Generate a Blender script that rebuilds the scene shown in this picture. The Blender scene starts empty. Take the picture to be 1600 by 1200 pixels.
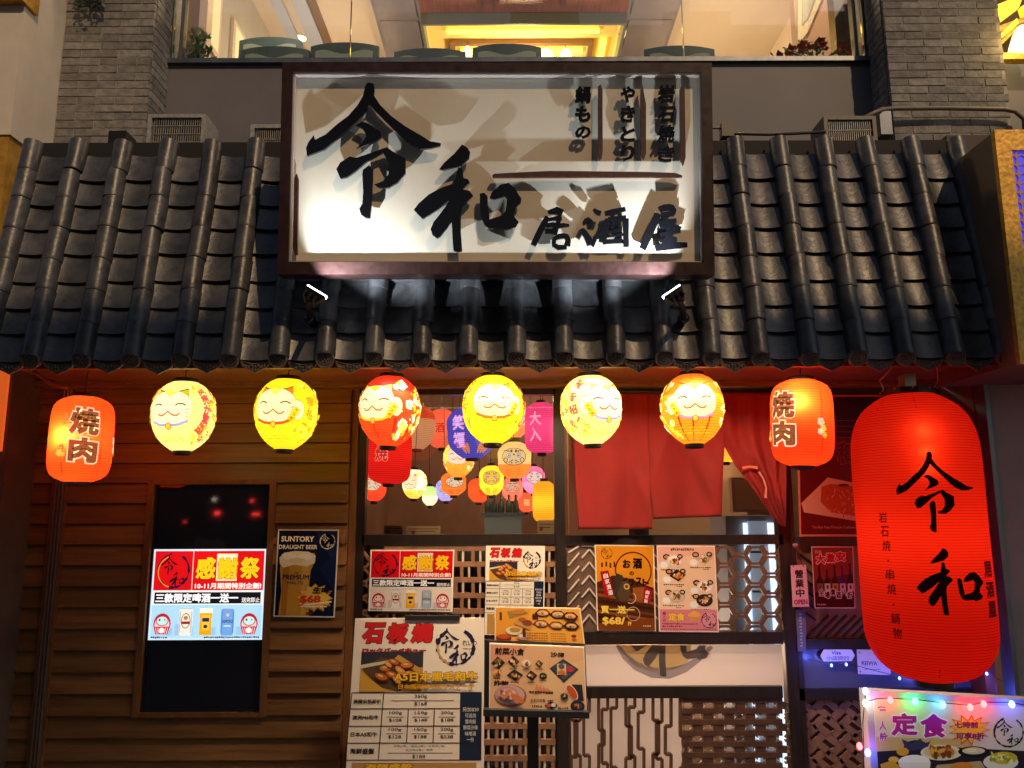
import bpy, math, random
from mathutils import Vector, Matrix
from mathutils.geometry import tessellate_polygon
R = math.radians
scene = bpy.context.scene
COL = scene.collection
# ------------------------------------------------------------------ camera
FPX, CX, CY = 1200.0, 800.0, 600.0
EYE = Vector((0, 0, 1.6)); PITCH = R(9.3); ROLL = 0.0034
_F = Vector((0, math.cos(PITCH), math.sin(PITCH)))
_U0 = Vector((0, -math.sin(PITCH), math.cos(PITCH))); _R0 = Vector((1, 0, 0))
_R = _R0*math.cos(ROLL) - _U0*math.sin(ROLL)
_U = _U0*math.cos(ROLL) + _R0*math.sin(ROLL)
cd = bpy.data.cameras.new("camera"); cd.sensor_width = 36; cd.lens = 36*FPX/1600
cd.clip_start = 0.05; cd.clip_end = 300
cam = bpy.data.objects.new("camera", cd); COL.objects.link(cam)
M = Matrix.Identity(4)
for i in range(3):
    M[i][0], M[i][1], M[i][2], M[i][3] = _R[i], _U[i], -_F[i], EYE[i]
cam.matrix_world = M
scene.camera = cam
# ------------------------------------------------------------------ light
SUN_EL, SUN_AZ = R(41), R(30)          # a weak warm lamp glow falling steeply from the street side, from the right
w = bpy.data.worlds.new("World"); scene.world = w; w.use_nodes = True
nt = w.node_tree; bg = nt.nodes["Background"]
sky = nt.nodes.new("ShaderNodeTexSky"); sky.sky_type = 'NISHITA'; sky.sun_disc = False
sky.sun_elevation = SUN_EL; sky.sun_rotation = math.pi - SUN_AZ
nt.links.new(sky.outputs[0], bg.inputs[0]); bg.inputs[1].default_value = 0.06
sd = bpy.data.lights.new("sun", "SUN"); sd.energy = 1.5; sd.angle = R(0.5); sd.color = (1.0, 0.66, 0.35)
sun = bpy.data.objects.new("sun", sd); COL.objects.link(sun)
to_sun = Vector((math.sin(SUN_AZ)*math.cos(SUN_EL), -math.cos(SUN_AZ)*math.cos(SUN_EL), math.sin(SUN_EL)))
sun.rotation_euler = to_sun.to_track_quat('Z', 'Y').to_euler()
sun.location = (2, -3, 8)
vs = scene.view_settings
scene.display_settings.display_device = 'sRGB'
vs.view_transform = 'Standard'; vs.look = 'None'; vs.exposure = 0.0; vs.gamma = 1.0; vs.use_curve_mapping = False
scene.render.engine = 'CYCLES'
cy = scene.cycles
cy.use_denoising = True; cy.max_bounces = 8; cy.diffuse_bounces = 4; cy.glossy_bounces = 3
cy.transparent_max_bounces = 12; cy.transmission_bounces = 6; cy.sample_clamp_indirect = 4.0
cy.caustics_reflective = False; cy.caustics_refractive = False
# ------------------------------------------------------------------ helpers
def W(px, py, Y):
    """the point on the upright plane y = Y that stands at this place of the street front"""
    d = _F + _R*((px-CX)/FPX) + _U*((CY-py)/FPX)
    return EYE + d*(Y/d.y)
def WP(px, py, p0, n):
    d = _F + _R*((px-CX)/FPX) + _U*((CY-py)/FPX)
    return EYE + d*((p0-EYE).dot(n)/d.dot(n))
def lin(h):
    if not isinstance(h, str): return tuple(h)
    v = [int(h[i:i+2], 16)/255 for i in (0, 2, 4)]
    return tuple(c/12.92 if c <= .04045 else ((c+.055)/1.055)**2.4 for c in v)
def prop(o, label=None, cat=None, group=None, kind=None):
    if label: o['label'] = label
    if cat: o['category'] = cat
    if group: o['group'] = group
    if kind: o['kind'] = kind
    return o
def attach(o, parent):
    if parent is not None:
        o.parent = parent
        o.matrix_parent_inverse = Matrix.Translation(-parent.location)
def thing(name, label, cat, loc=(0, 0, 0), group=None, kind=None):
    o = bpy.data.objects.new(name, None); COL.objects.link(o); o.location = loc
    o.empty_display_size = .05
    return prop(o, label, cat, group, kind)
def link(name, me, parent=None, mat=None):
    if mat is not None and not me.materials: me.materials.append(mat)
    o = bpy.data.objects.new(name, me); COL.objects.link(o); attach(o, parent); return o
def mesh(name, vs_, fs, mat=None, smooth=False, cols=None):
    me = bpy.data.meshes.new(name); me.from_pydata([tuple(v) for v in vs_], [], fs)
    if mat is not None: me.materials.append(mat)
    if cols is not None:
        a = me.color_attributes.new("Col", 'FLOAT_COLOR', 'CORNER')
        buf = []
        for f, c in zip(me.polygons, cols): buf += [c[0], c[1], c[2], 1.0]*f.loop_total
        a.data.foreach_set("color", buf)
    if smooth: me.polygons.foreach_set("use_smooth", [True]*len(me.polygons))
    me.update(); return me
def mk(name, vs_, fs, mat, parent=None, smooth=False, cols=None):
    return link(name, mesh(name, vs_, fs, mat, smooth, cols), parent)
BOXF = [(0, 1, 2, 3), (7, 6, 5, 4), (0, 4, 5, 1), (1, 5, 6, 2), (2, 6, 7, 3), (3, 7, 4, 0)]
class MB:
    def __init__(s): s.v = []; s.f = []; s.c = []
    def add(s, v, f, c=None):
        n = len(s.v); s.v += [Vector(p) for p in v]; s.f += [tuple(i+n for i in q) for q in f]
        s.c += [c]*len(f); return s
    def slab(s, q, dv, c=None):
        """q: four corners seen from the front (TL, BL, BR, TR), dv: vector to the back"""
        q = [Vector(p) for p in q]; dv = Vector(dv)
        return s.add(q+[p+dv for p in q], BOXF, c)
    def box(s, x0, x1, y0, y1, z0, z1, c=None):
        return s.slab([(x0, y0, z1), (x0, y0, z0), (x1, y0, z0), (x1, y0, z1)], (0, y1-y0, 0), c)
    def tube(s, pts, r, n=8, c=None, caps=True):
        pts = [Vector(p) for p in pts]; rr = r if isinstance(r, (list, tuple)) else [r]*len(pts)
        vs_, fs = [], []; up = Vector((0.13, 0.27, 1)).normalized()
        for i, p in enumerate(pts):
            t = (pts[min(i+1, len(pts)-1)]-pts[max(i-1, 0)]).normalized()
            a = t.cross(up)
            if a.length < 1e-3: a = t.cross(Vector((1, 0, 0)))
            a.normalize(); b = t.cross(a)
            for k in range(n):
                q = 2*math.pi*k/n; vs_.append(p+(a*math.cos(q)+b*math.sin(q))*rr[i])
        for i in range(len(pts)-1):
            for k in range(n):
                fs.append((i*n+k, i*n+(k+1) % n, (i+1)*n+(k+1) % n, (i+1)*n+k))
        if caps:
            fs.append(tuple(range(n-1, -1, -1))); fs.append(tuple((len(pts)-1)*n+k for k in range(n)))
        return s.add(vs_, fs, c)
    def lathe(s, prof, origin, axis=Vector((0, 0, 1)), n=24, c=None):
        axis = Vector(axis).normalized(); a = axis.orthogonal().normalized(); b = axis.cross(a); o = Vector(origin)
        vs_, fs = [], []
        for r, h in prof:
            for k in range(n):
                q = 2*math.pi*k/n; vs_.append(o+axis*h+(a*math.cos(q)+b*math.sin(q))*r)
        for i in range(len(prof)-1):
            for k in range(n): fs.append((i*n+k, i*n+(k+1) % n, (i+1)*n+(k+1) % n, (i+1)*n+k))
        fs.append(tuple(range(n-1, -1, -1))); fs.append(tuple((len(prof)-1)*n+k for k in range(n)))
        return s.add(vs_, fs, c)
    def ball(s, ctr, r, n=10, m=6, c=None, sc=(1, 1, 1)):
        prof = [(max(1e-4, r*math.sin(math.pi*i/m)), -r*math.cos(math.pi*i/m)) for i in range(m+1)]
        k = len(s.v); s.lathe(prof, (0, 0, 0), n=n, c=c)
        for i in range(k, len(s.v)): v = s.v[i]; s.v[i] = Vector((v.x*sc[0], v.y*sc[1], v.z*sc[2]))+Vector(ctr)
        return s
    def build(s, name, mat, parent=None, smooth=False):
        cols = s.c if s.c and s.c[0] is not None else None
        return mk(name, s.v, s.f, mat, parent, smooth, cols)
def quad(pts, Y): return [W(x, y, Y) for x, y in pts]
def rectq(x0, y0, x1, y1, Y):
    """an upright rectangle (its sides really vertical) read off at its top-left and bottom-right corner"""
    xm, ym = (x0+x1)/2, (y0+y1)/2
    l, r = W(x0, ym, Y).x, W(x1, ym, Y).x; t, b = W(xm, y0, Y).z, W(xm, y1, Y).z
    return [Vector((l, Y, t)), Vector((l, Y, b)), Vector((r, Y, b)), Vector((r, Y, t))]
def bar(name, mat, x0, y0, x1, y1, Y, depth, parent):
    return MB().slab(rectq(x0, y0, x1, y1, Y), (0, depth, 0)).build(name, mat, parent)
# ------------------------------------------------------------------ flat printing
_G = {}
def glyphs(s, bold=0.0):
    """outline and triangles of a line of type, made heavier by pushing its edge out; (x, y, lift) keeps parts that would overlap apart"""
    k = (s, bold)
    if k in _G: return _G[k]
    if bold:
        V, F = glyphs(s, 0.0); n = len(V); nx, ny = [0.0]*n, [0.0]*n; ed = {}
        for t in F:
            for i in range(3): ed[(t[i], t[(i+1) % 3])] = 1
        for a, b in ed:
            if (b, a) in ed: continue
            dx, dy = V[b][0]-V[a][0], V[b][1]-V[a][1]; l = math.hypot(dx, dy) or 1
            for q in (a, b): nx[q] += dy/l; ny[q] -= dx/l
        out = []
        for q in range(n):
            l = math.hypot(nx[q], ny[q])
            if l < 1e-6: out.append(V[q]); continue
            e = bold*min(1.35, 2/max(l, .9)) if l < 2 else bold
            out.append((V[q][0]+nx[q]/l*e, V[q][1]+ny[q]/l*e, V[q][2]))
        _G[k] = (out, F); return _G[k]
    c = bpy.data.curves.new("lettering", "FONT"); c.body = s; c.size = 1; c.resolution_u = 2
    o = bpy.data.objects.new("lettering", c); COL.objects.link(o)
    bpy.context.view_layer.update()
    e = o.evaluated_get(bpy.context.evaluated_depsgraph_get()); me = e.to_mesh()
    key, vs_, rem = {}, [], []
    for v in me.vertices:
        q = (round(v.co.x, 5), round(v.co.y, 5))
        if q not in key: key[q] = len(vs_); vs_.append(q)
        rem.append(key[q])
    fs = []
    for p in me.polygons:
        q = [rem[i] for i in p.vertices]
        for i in range(1, len(q)-1):
            a, b, d = q[0], q[i], q[i+1]
            ar = (vs_[b][0]-vs_[a][0])*(vs_[d][1]-vs_[a][1])-(vs_[b][1]-vs_[a][1])*(vs_[d][0]-vs_[a][0])
            if abs(ar) > 1e-9: fs.append((a, b, d) if ar > 0 else (a, d, b))
    e.to_mesh_clear(); bpy.data.objects.remove(o); bpy.data.curves.remove(c)
    par = list(range(len(vs_)))
    def find(x):
        while par[x] != x: par[x] = par[par[x]]; x = par[x]
        return x
    for a, b, d in fs: par[find(a)] = find(b); par[find(b)] = find(d)
    cid = {}
    _G[k] = ([(x, y, .22*(cid.setdefault(find(i), len(cid)) % 4)) for i, (x, y) in enumerate(vs_)], fs)
    return _G[k]
def tess(pts):
    return [tuple(t) for t in tessellate_polygon([[Vector((x, y, 0)) for x, y in pts]])]
def stroke2d(pts, wd):
    """outline of a brush line; pts (x, y) or (x, y, width)"""
    P = [(p[0], p[1], p[2] if len(p) > 2 else wd) for p in pts]; L, Rr = [], []
    for i, (x, y, q) in enumerate(P):
        a, b = P[max(0, i-1)], P[min(len(P)-1, i+1)]
        dx, dy = b[0]-a[0], b[1]-a[1]; l = math.hypot(dx, dy) or 1
        L.append((x-dy/l*q/2, y+dx/l*q/2)); Rr.append((x+dy/l*q/2, y-dx/l*q/2))
    n = len(P); vs_ = L+Rr
    return vs_, [t for i in range(n-1) for t in ((i, i+1, n+i+1), (i, n+i+1, n+i))]
REI = [[(645,90),(690,100),(698,150),(690,185),(740,260),(820,340),(930,420),(1050,490),(1110,530),(1195,545),(1190,565),(1120,582),(1040,590),(970,560),(900,505),(830,430),(760,360),(700,300),(660,250),(640,290),(580,370),(500,440),(430,500),(320,590),(190,640),(183,580),(200,540),(240,485),(250,520),(330,480),(420,400),(500,340),(570,260),(610,190),(625,120)],
 [(555,410),(600,385),(640,392),(740,460),(750,500),(720,525),(560,585),(610,535),(635,490),(610,440)],
 [(410,740),(440,690),(510,645),(560,655),(650,625),(760,585),(790,575),(830,605),(930,660),(930,770),(870,840),(800,880),(720,875),(695,855),(760,830),(800,780),(805,700),(760,615),(640,680),(560,750),(490,800),(440,810)],
 [(610,745),(655,710),(685,740),(685,820),(675,1000),(665,1110),(630,1105),(595,1080),(583,1035),(605,1000),(612,900),(605,780)]]
REI = [[(440+x/4.8, 110+y/4.8) for x, y in p] for p in REI]
WA = [[(355,280),(400,220),(500,130),(580,35),(630,65),(660,110),(650,170),(580,235),(480,265),(395,285)],
 [(540,260),(580,265),(595,365),(640,380),(655,410),(600,465),(590,480),(650,490),(690,540),(640,590),(580,650),(570,720),(568,900),(582,1085),(540,1095),(495,1080),(482,900),(478,790),(440,850),(370,940),(335,962),(290,930),(270,870),(300,800),(380,700),(470,570),(350,670),(250,735),(190,770),(140,720),(105,680),(150,620),(250,530),(380,460),(500,420),(525,330)],
 [(755,520),(800,512),(830,545),(835,640),(850,740),(850,775),(975,735),(1010,690),(1025,570),(1000,545),(900,575),(850,565),(870,510),(960,430),(1040,415),(1100,470),(1165,570),(1160,610),(1110,660),(1090,740),(1140,800),(1110,850),(1020,880),(980,855),(850,865),(800,830),(765,740),(755,600)]]
WA = [[(630+x/6.31, 220+y/6.31) for x, y in p] for p in WA]
def fitpolys(polys, x0, y0, x1, y1):
    X = [x for p in polys for x, y in p]; Y = [y for p in polys for x, y in p]
    a, b, c, d = min(X), max(X), min(Y), max(Y)
    return [[(x0+(x-a)/(b-a)*(x1-x0), y0+(y-c)/(d-c)*(y1-y0)) for x, y in p] for p in polys]
class Print:
    """flat print in its own units (x right, y down), laid on a surface by mapf(x, y, layer)"""
    def __init__(s, mapf, maxedge=None): s.m = mapf; s.me = maxedge; s.items = []; s.v = []; s.f = []; s.c = []
    def raw(s, vs_, fs, c):
        c = lin(c); X = [v[0] for v in vs_]; Y = [v[1] for v in vs_]
        bb = (min(X), min(Y), max(X), max(Y)); L = 0
        for b, l in s.items:
            if l >= L and bb[0] < b[2] and bb[2] > b[0] and bb[1] < b[3] and bb[3] > b[1]: L = l+1
        s.items.append((bb, L))
        if s.me: vs_, fs = s.split(list(vs_), fs)
        n = len(s.v); s.v += [s.m(v[0], v[1], L+(v[2] if len(v) > 2 else 0)) for v in vs_]
        for a, b, d in fs:
            A, B, D = vs_[a], vs_[b], vs_[d]
            ar = (B[0]-A[0])*(D[1]-A[1])-(B[1]-A[1])*(D[0]-A[0])
            s.f.append((a+n, d+n, b+n) if ar > 0 else (a+n, b+n, d+n)); s.c.append(c)
        return s
    def split(s, V, F):
        out, st, mid = [], list(F), {}
        def mp(a, b):
            k = (min(a, b), max(a, b))
            if k not in mid: mid[k] = len(V); V.append(tuple((p+q)/2 for p, q in zip(V[a], V[b])))
            return mid[k]
        while st:
            t = st.pop(); e = [(abs(V[t[i]][0]-V[t[(i+1) % 3]][0])+.4*abs(V[t[i]][1]-V[t[(i+1) % 3]][1]), i) for i in range(3)]
            l, i = max(e)
            if l <= s.me: out.append(t); continue
            a, b, c = t[i], t[(i+1) % 3], t[(i+2) % 3]; m = mp(a, b); st += [(a, m, c), (m, b, c)]
        return V, out
    def poly(s, pts, c): return s.raw(pts, tess(pts), c)
    def polys(s, ps, c):
        for p in ps: s.poly(p, c)
        return s
    def rect(s, x0, y0, x1, y1, c): return s.raw([(x0, y0), (x1, y0), (x1, y1), (x0, y1)], [(0, 1, 2), (0, 2, 3)], c)
    def ell(s, cx, cy_, rx, ry, c, rot=0, n=18):
        ca, sa = math.cos(R(rot)), math.sin(R(rot)); P = [(cx, cy_)]
        for k in range(n):
            q = 2*math.pi*k/n; x, y = rx*math.cos(q), ry*math.sin(q); P.append((cx+x*ca-y*sa, cy_+x*sa+y*ca))
        return s.raw(P, [(0, 1+k, 1+(k+1) % n) for k in range(n)], c)
    def ring(s, cx, cy_, r, wd, c, a0=0, a1=360, sy=1, rough=0, n=36, seed=1):
        rn = random.Random(seed); P = []
        for k in range(n+1):
            q = R(a0+(a1-a0)*k/n); e = rn.uniform(-rough, rough)
            P.append((cx+r*math.cos(q), cy_+r*sy*math.sin(q), wd*(1+e)))
        return s.line(P, wd, c)
    def line(s, pts, wd, c):
        v, f = stroke2d(pts, wd); return s.raw(v, f, c)
    def rrect(s, cx, cy_, w_, h_, c, rot=0):
        ca, sa = math.cos(R(rot)), math.sin(R(rot))
        return s.poly([(cx+x*w_/2*ca-y*h_/2*sa, cy_+x*w_/2*sa+y*h_/2*ca) for x, y in ((-1, -1), (1, -1), (1, 1), (-1, 1))], c)
    def T(s, t, x0, y0, x1, y1, c, b=0.0, rot=0, sh=0, em=False):
        """lettering fitted into a box (em: keep the type's own line height instead of the ink's)"""
        v, f = glyphs(t, b)
        if not v: return s
        X = [p[0] for p in v]; Y = [p[1] for p in v]; a, bb, cc, d = min(X), max(X), min(Y), max(Y)
        if em: cc, d = -.12, .88
        mx, my = (x0+x1)/2, (y0+y1)/2; ca, sa = math.cos(R(rot)), math.sin(R(rot)); P = []
        for x, y, z in v:
            px = ((x-a)/max(1e-6, bb-a)-.5)*(x1-x0); py = (.5-(y-cc)/max(1e-6, d-cc))*(y1-y0)
            px += sh*-py; P.append((mx+px*ca-py*sa, my+px*sa+py*ca, z))
        return s.raw(P, f, c)
    def TV(s, t, x0, y0, x1, y1, c, b=0.0, sh=0, gap=.12):
        h = (y1-y0)/len(t)
        for i, ch in enumerate(t):
            if ch in '・·': s.ell((x0+x1)/2, y0+h*(i+.5), (x1-x0)*.1, (x1-x0)*.1, c, n=8); continue
            if ch == ' ': continue
            s.T(ch, x0, y0+h*i+h*gap/2, x1, y0+h*(i+1)-h*gap/2, c, b, sh=sh)
        return s
    def logo(s, cx, cy_, r, c, bg_=None):
        s.ring(cx, cy_, r, r*.10, c, -60, 250, rough=.7, seed=3)
        s.polys(fitpolys(REI, cx-r*.85, cy_-r*.85, cx+r*.30, cy_+r*.25), c)
        s.polys(fitpolys(WA, cx-r*.15, cy_+r*.12, cx+r*.72, cy_+r*.86), c); return s
    def scribble(s, x0, y0, x1, y1, c, n=8, seed=0):
        """captions too small to be read"""
        rn = random.Random(seed); x = x0; st = (x1-x0)/n
        for i in range(n):
            s.rect(x, y0+rn.uniform(0, .25)*(y1-y0), x+st*rn.uniform(.55, .85), y1-rn.uniform(0, .25)*(y1-y0), c); x += st
        return s
    def dish(s, cx, cy_, rx, ry, plate, foods, seed=0, n=14, rot=0, square=False):
        rn = random.Random(seed)
        if square: s.poly([(cx-rx, cy_+ry*.1), (cx-rx*.1, cy_-ry), (cx+rx, cy_-ry*.1), (cx+rx*.1, cy_+ry)], plate)
        else: s.ell(cx, cy_, rx, ry, plate, rot); s.ell(cx, cy_, rx*.8, ry*.78, [min(1, q*1.25+.01) for q in lin(plate)], rot)
        for i in range(n):
            a, q = rn.uniform(0, 6.28), rn.uniform(0, .5)**.8
            s.ell(cx+rx*q*math.cos(a), cy_+ry*q*math.sin(a), rx*rn.uniform(.12, .3), ry*rn.uniform(.12, .28), rn.choice(foods), rn.uniform(0, 180), n=8)
        return s
    def star(s, cx, cy_, rx, ry, c, n=14, inner=.7, seed=0):
        rn = random.Random(seed); P = []
        for k in range(2*n):
            q = math.pi*k/n; e = (1 if k % 2 == 0 else inner)*rn.uniform(.9, 1.05); P.append((cx+rx*e*math.cos(q), cy_+ry*e*math.sin(q)))
        return s.raw([(cx, cy_)]+P, [(0, 1+k, 1+(k+1) % (2*n)) for k in range(2*n)], c)
    def build(s, name, mat, parent): return mk(name, s.v, s.f, mat, parent, cols=s.c)
def planar(q, w_, h_, out=Vector((0, -1, 0)), step=.00035, base=.0006):
    """map print units (0..w_, 0..h_) on the four corners q = TL, BL, BR, TR"""
    tl, bl, br, tr = [Vector(p) for p in q]
    def f(x, y, L):
        u, v = x/w_, y/h_
        return (tl*(1-u)+tr*u)*(1-v)+(bl*(1-u)+br*u)*v+out*(base+step*L)
    return f
def poster(name, label, cat, corners, Y, size, bgc, mat=None, thick=.003, group=None, out=Vector((0, -1, 0)), parent=None):
    """a sheet at plane Y, corners px TL BL BR TR; returns (thing, Print in units 0..w, 0..h)"""
    q = quad(corners, Y) if Y is not None else corners
    c = lin(bgc); b = MB().slab(q, (0, thick, 0), c)
    o = b.build(name, mat or M_PRINT, parent); prop(o, label, cat, group)
    return o, Print(planar(q, size[0], size[1], out))
# ------------------------------------------------------------------ materials
def node_mat(name):
    m = bpy.data.materials.new(name); m.use_nodes = True
    return m, m.node_tree, m.node_tree.nodes["Principled BSDF"]
def mat(name, col, rough=.6, metal=0, noise=0, scale=20, stretch=(1, 1, 1), bump=0, bscale=None, rnd=0, spec=.5, coat=0, col2=None, detail=4):
    m, t, b = node_mat(name); N = t.nodes; Lk = t.links
    b.inputs["Roughness"].default_value = rough; b.inputs["Metallic"].default_value = metal
    b.inputs["Specular IOR Level"].default_value = spec; b.inputs["Coat Weight"].default_value = coat
    c = lin(col); b.inputs["Base Color"].default_value = (*c, 1)
    tc = N.new("ShaderNodeTexCoord"); mp = N.new("ShaderNodeMapping"); mp.inputs["Scale"].default_value = stretch
    oi = N.new("ShaderNodeObjectInfo"); ad = N.new("ShaderNodeVectorMath"); ad.operation = 'ADD'
    sc_ = N.new("ShaderNodeVectorMath"); sc_.operation = 'SCALE'; cmb = N.new("ShaderNodeCombineXYZ")
    Lk.new(oi.outputs["Random"], cmb.inputs[0]); Lk.new(oi.outputs["Random"], cmb.inputs[2])
    Lk.new(cmb.outputs[0], sc_.inputs[0]); sc_.inputs["Scale"].default_value = 37 if rnd else 0
    Lk.new(tc.outputs["Object"], ad.inputs[0]); Lk.new(sc_.outputs[0], ad.inputs[1]); Lk.new(ad.outputs[0], mp.inputs[0])
    last = None
    if noise or col2:
        nz = N.new("ShaderNodeTexNoise"); nz.inputs["Scale"].default_value = scale; nz.inputs["Detail"].default_value = detail
        nz.inputs["Roughness"].default_value = .62
        Lk.new(mp.outputs[0], nz.inputs["Vector"])
        mx = N.new("ShaderNodeMix"); mx.data_type = 'RGBA'
        c2 = lin(col2) if col2 else tuple(q*(1-noise) for q in c); c1 = c if col2 else tuple(min(1, q*(1+noise*.7)) for q in c)
        mx.inputs[6].default_value = (*c2, 1); mx.inputs[7].default_value = (*c1, 1)
        rp = N.new("ShaderNodeMapRange"); rp.inputs[1].default_value = .3; rp.inputs[2].default_value = .7
        Lk.new(nz.outputs[0], rp.inputs[0]); Lk.new(rp.outputs[0], mx.inputs[0]); last = mx.outputs[2]
        rr = N.new("ShaderNodeMapRange"); rr.inputs[3].default_value = max(0, rough-.12); rr.inputs[4].default_value = min(1, rough+.12)
        Lk.new(nz.outputs[0], rr.inputs[0]); Lk.new(rr.outputs[0], b.inputs["Roughness"])
    if rnd:
        hv = N.new("ShaderNodeHueSaturation"); mr = N.new("ShaderNodeMapRange")
        mr.inputs[3].default_value = 1-rnd; mr.inputs[4].default_value = 1+rnd
        Lk.new(oi.outputs["Random"], mr.inputs[0]); Lk.new(mr.outputs[0], hv.inputs["Value"])
        if last: Lk.new(last, hv.inputs["Color"])
        else: hv.inputs["Color"].default_value = (*c, 1)
        last = hv.outputs[0]
    if last: Lk.new(last, b.inputs["Base Color"])
    if bump:
        nb = N.new("ShaderNodeTexNoise"); nb.inputs["Scale"].default_value = bscale or scale; nb.inputs["Detail"].default_value = 5
        Lk.new(mp.outputs[0], nb.inputs["Vector"]); bp = N.new("ShaderNodeBump"); bp.inputs["Strength"].default_value = bump; bp.inputs["Distance"].default_value = .01
        Lk.new(nb.outputs[0], bp.inputs["Height"]); Lk.new(bp.outputs[0], b.inputs["Normal"])
    return m
def emis(name, col, s):
    m, t, b = node_mat(name); b.inputs["Base Color"].default_value = (*lin(col), 1)
    b.inputs["Emission Color"].default_value = (*lin(col), 1); b.inputs["Emission Strength"].default_value = s
    return m
def printmat(name, rough=.5, glow=0.0, spec=.4):
    m, t, b = node_mat(name); a = t.nodes.new("ShaderNodeAttribute"); a.attribute_name = "Col"
    t.links.new(a.outputs["Color"], b.inputs["Base Color"]); b.inputs["Roughness"].default_value = rough
    b.inputs["Specular IOR Level"].default_value = spec
    if glow:
        t.links.new(a.outputs["Color"], b.inputs["Emission Color"]); b.inputs["Emission Strength"].default_value = glow
    return m
def papermat(name, glow, trans=.93, pale=.10, hoop=.55, palecol=(1, .85, .5, 1)):
    """lit lantern paper: gives off light itself and lets the bulb behind it shine through"""
    m, t, b = node_mat(name); N = t.nodes; Lk = t.links; a = N.new("ShaderNodeAttribute"); a.attribute_name = "Col"
    out = [n for n in N if n.type == 'OUTPUT_MATERIAL'][0]
    em = N.new("ShaderNodeEmission"); em.inputs[1].default_value = glow; Lk.new(a.outputs["Color"], em.inputs[0])
    tr = N.new("ShaderNodeBsdfTranslucent"); df = N.new("ShaderNodeBsdfPrincipled"); df.inputs["Roughness"].default_value = .45
    nz = N.new("ShaderNodeTexNoise"); nz.inputs["Scale"].default_value = 60; nz.inputs["Detail"].default_value = 3
    tc = N.new("ShaderNodeTexCoord"); Lk.new(tc.outputs["Object"], nz.inputs[0])
    mr = N.new("ShaderNodeMapRange"); mr.inputs[3].default_value = glow*.82; mr.inputs[4].default_value = glow*1.18
    Lk.new(nz.outputs[0], mr.inputs[0])
    sx = N.new("ShaderNodeSeparateXYZ"); Lk.new(tc.outputs["Object"], sx.inputs[0])
    pg = N.new("ShaderNodeMath"); pg.operation = 'PINGPONG'; pg.inputs[1].default_value = .0056; Lk.new(sx.outputs[2], pg.inputs[0])
    hp_ = N.new("ShaderNodeMapRange"); hp_.inputs[1].default_value = .0; hp_.inputs[2].default_value = .0022; hp_.inputs[3].default_value = hoop; hp_.inputs[4].default_value = 1.06; Lk.new(pg.outputs[0], hp_.inputs[0])
    ml = N.new("ShaderNodeMath"); ml.operation = 'MULTIPLY'; Lk.new(mr.outputs[0], ml.inputs[0]); Lk.new(hp_.outputs[0], ml.inputs[1]); Lk.new(ml.outputs[0], em.inputs[1])
    Lk.new(a.outputs["Color"], df.inputs["Base Color"])
    pm = N.new("ShaderNodeMix"); pm.data_type = 'RGBA'; pm.inputs[0].default_value = pale; pm.inputs[7].default_value = palecol
    Lk.new(a.outputs["Color"], pm.inputs[6]); tsc = N.new('ShaderNodeVectorMath'); tsc.operation = 'SCALE'; Lk.new(pm.outputs[2], tsc.inputs[0]); Lk.new(tsc.outputs[0], tr.inputs[0]); Lk.new(hp_.outputs[0], tsc.inputs['Scale'])
    mx = N.new("ShaderNodeMixShader"); mx.inputs[0].default_value = trans; Lk.new(df.outputs[0], mx.inputs[1]); Lk.new(tr.outputs[0], mx.inputs[2])
    ad = N.new("ShaderNodeAddShader"); Lk.new(em.outputs[0], ad.inputs[0]); Lk.new(mx.outputs[0], ad.inputs[1])
    Lk.new(ad.outputs[0], out.inputs[0]); return m
def glassmat(name, tint=(.93, .95, .95), refl=1.0, rough=.02):
    m, t, b = node_mat(name); N = t.nodes; Lk = t.links
    out = [n for n in N if n.type == 'OUTPUT_MATERIAL'][0]
    tr = N.new("ShaderNodeBsdfTransparent"); tr.inputs[0].default_value = (*tint, 1)
    gl = N.new("ShaderNodeBsdfGlossy"); gl.inputs["Roughness"].default_value = rough
    fr = N.new("ShaderNodeFresnel"); fr.inputs[0].default_value = 1.45
    mu = N.new("ShaderNodeMath"); mu.operation = 'MULTIPLY'; mu.inputs[1].default_value = refl; Lk.new(fr.outputs[0], mu.inputs[0])
    mx = N.new("ShaderNodeMixShader"); Lk.new(mu.outputs[0], mx.inputs[0]); Lk.new(tr.outputs[0], mx.inputs[1]); Lk.new(gl.outputs[0], mx.inputs[2])
    Lk.new(mx.outputs[0], out.inputs[0]); return m
M_PRINT = printmat("printed_paper", .5)
M_GLOSSPRINT = printmat("laminated_print", .25, spec=.5)
M_SCREEN = printmat("screen_print", .3, 1.1)
M_GLOWPRINT = printmat("board_glow_print", .35, .22)  # faint glow in the print stands in for the light of the bulbs
M_CAT = papermat("lit_cat_paper", .47)
M_RED = papermat("lit_red_paper", .50, pale=.16, palecol=(1, .32, .03, 1))
M_BIG = papermat("lit_big_red_paper", .12, pale=.06, hoop=.5, palecol=(1, .34, .03, 1))
M_DIM = papermat("lit_inside_paper", .42, pale=.02, trans=.97)
M_CATPRINT = papermat("lit_cat_print", .92, hoop=.72)
M_BIGPRINT = papermat("lit_big_print", .10, pale=0, hoop=.6)
M_REDPRINT = papermat("lit_red_print", .75, hoop=.7)
M_DIMPRINT = papermat("lit_inside_print", .75, pale=.02)
M_TILE = mat("roof_tile_clay", (.074, .074, .078), .38, noise=.55, scale=14, bump=.16, bscale=50, rnd=.34, spec=.55)
M_TILEBASE = mat("roof_board_dark", (.012, .010, .009), .8)
M_ENDCAP = mat("tile_cap_clay", (.17, .135, .11), .55, noise=.4, scale=40, bump=.15, rnd=.15)
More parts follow.
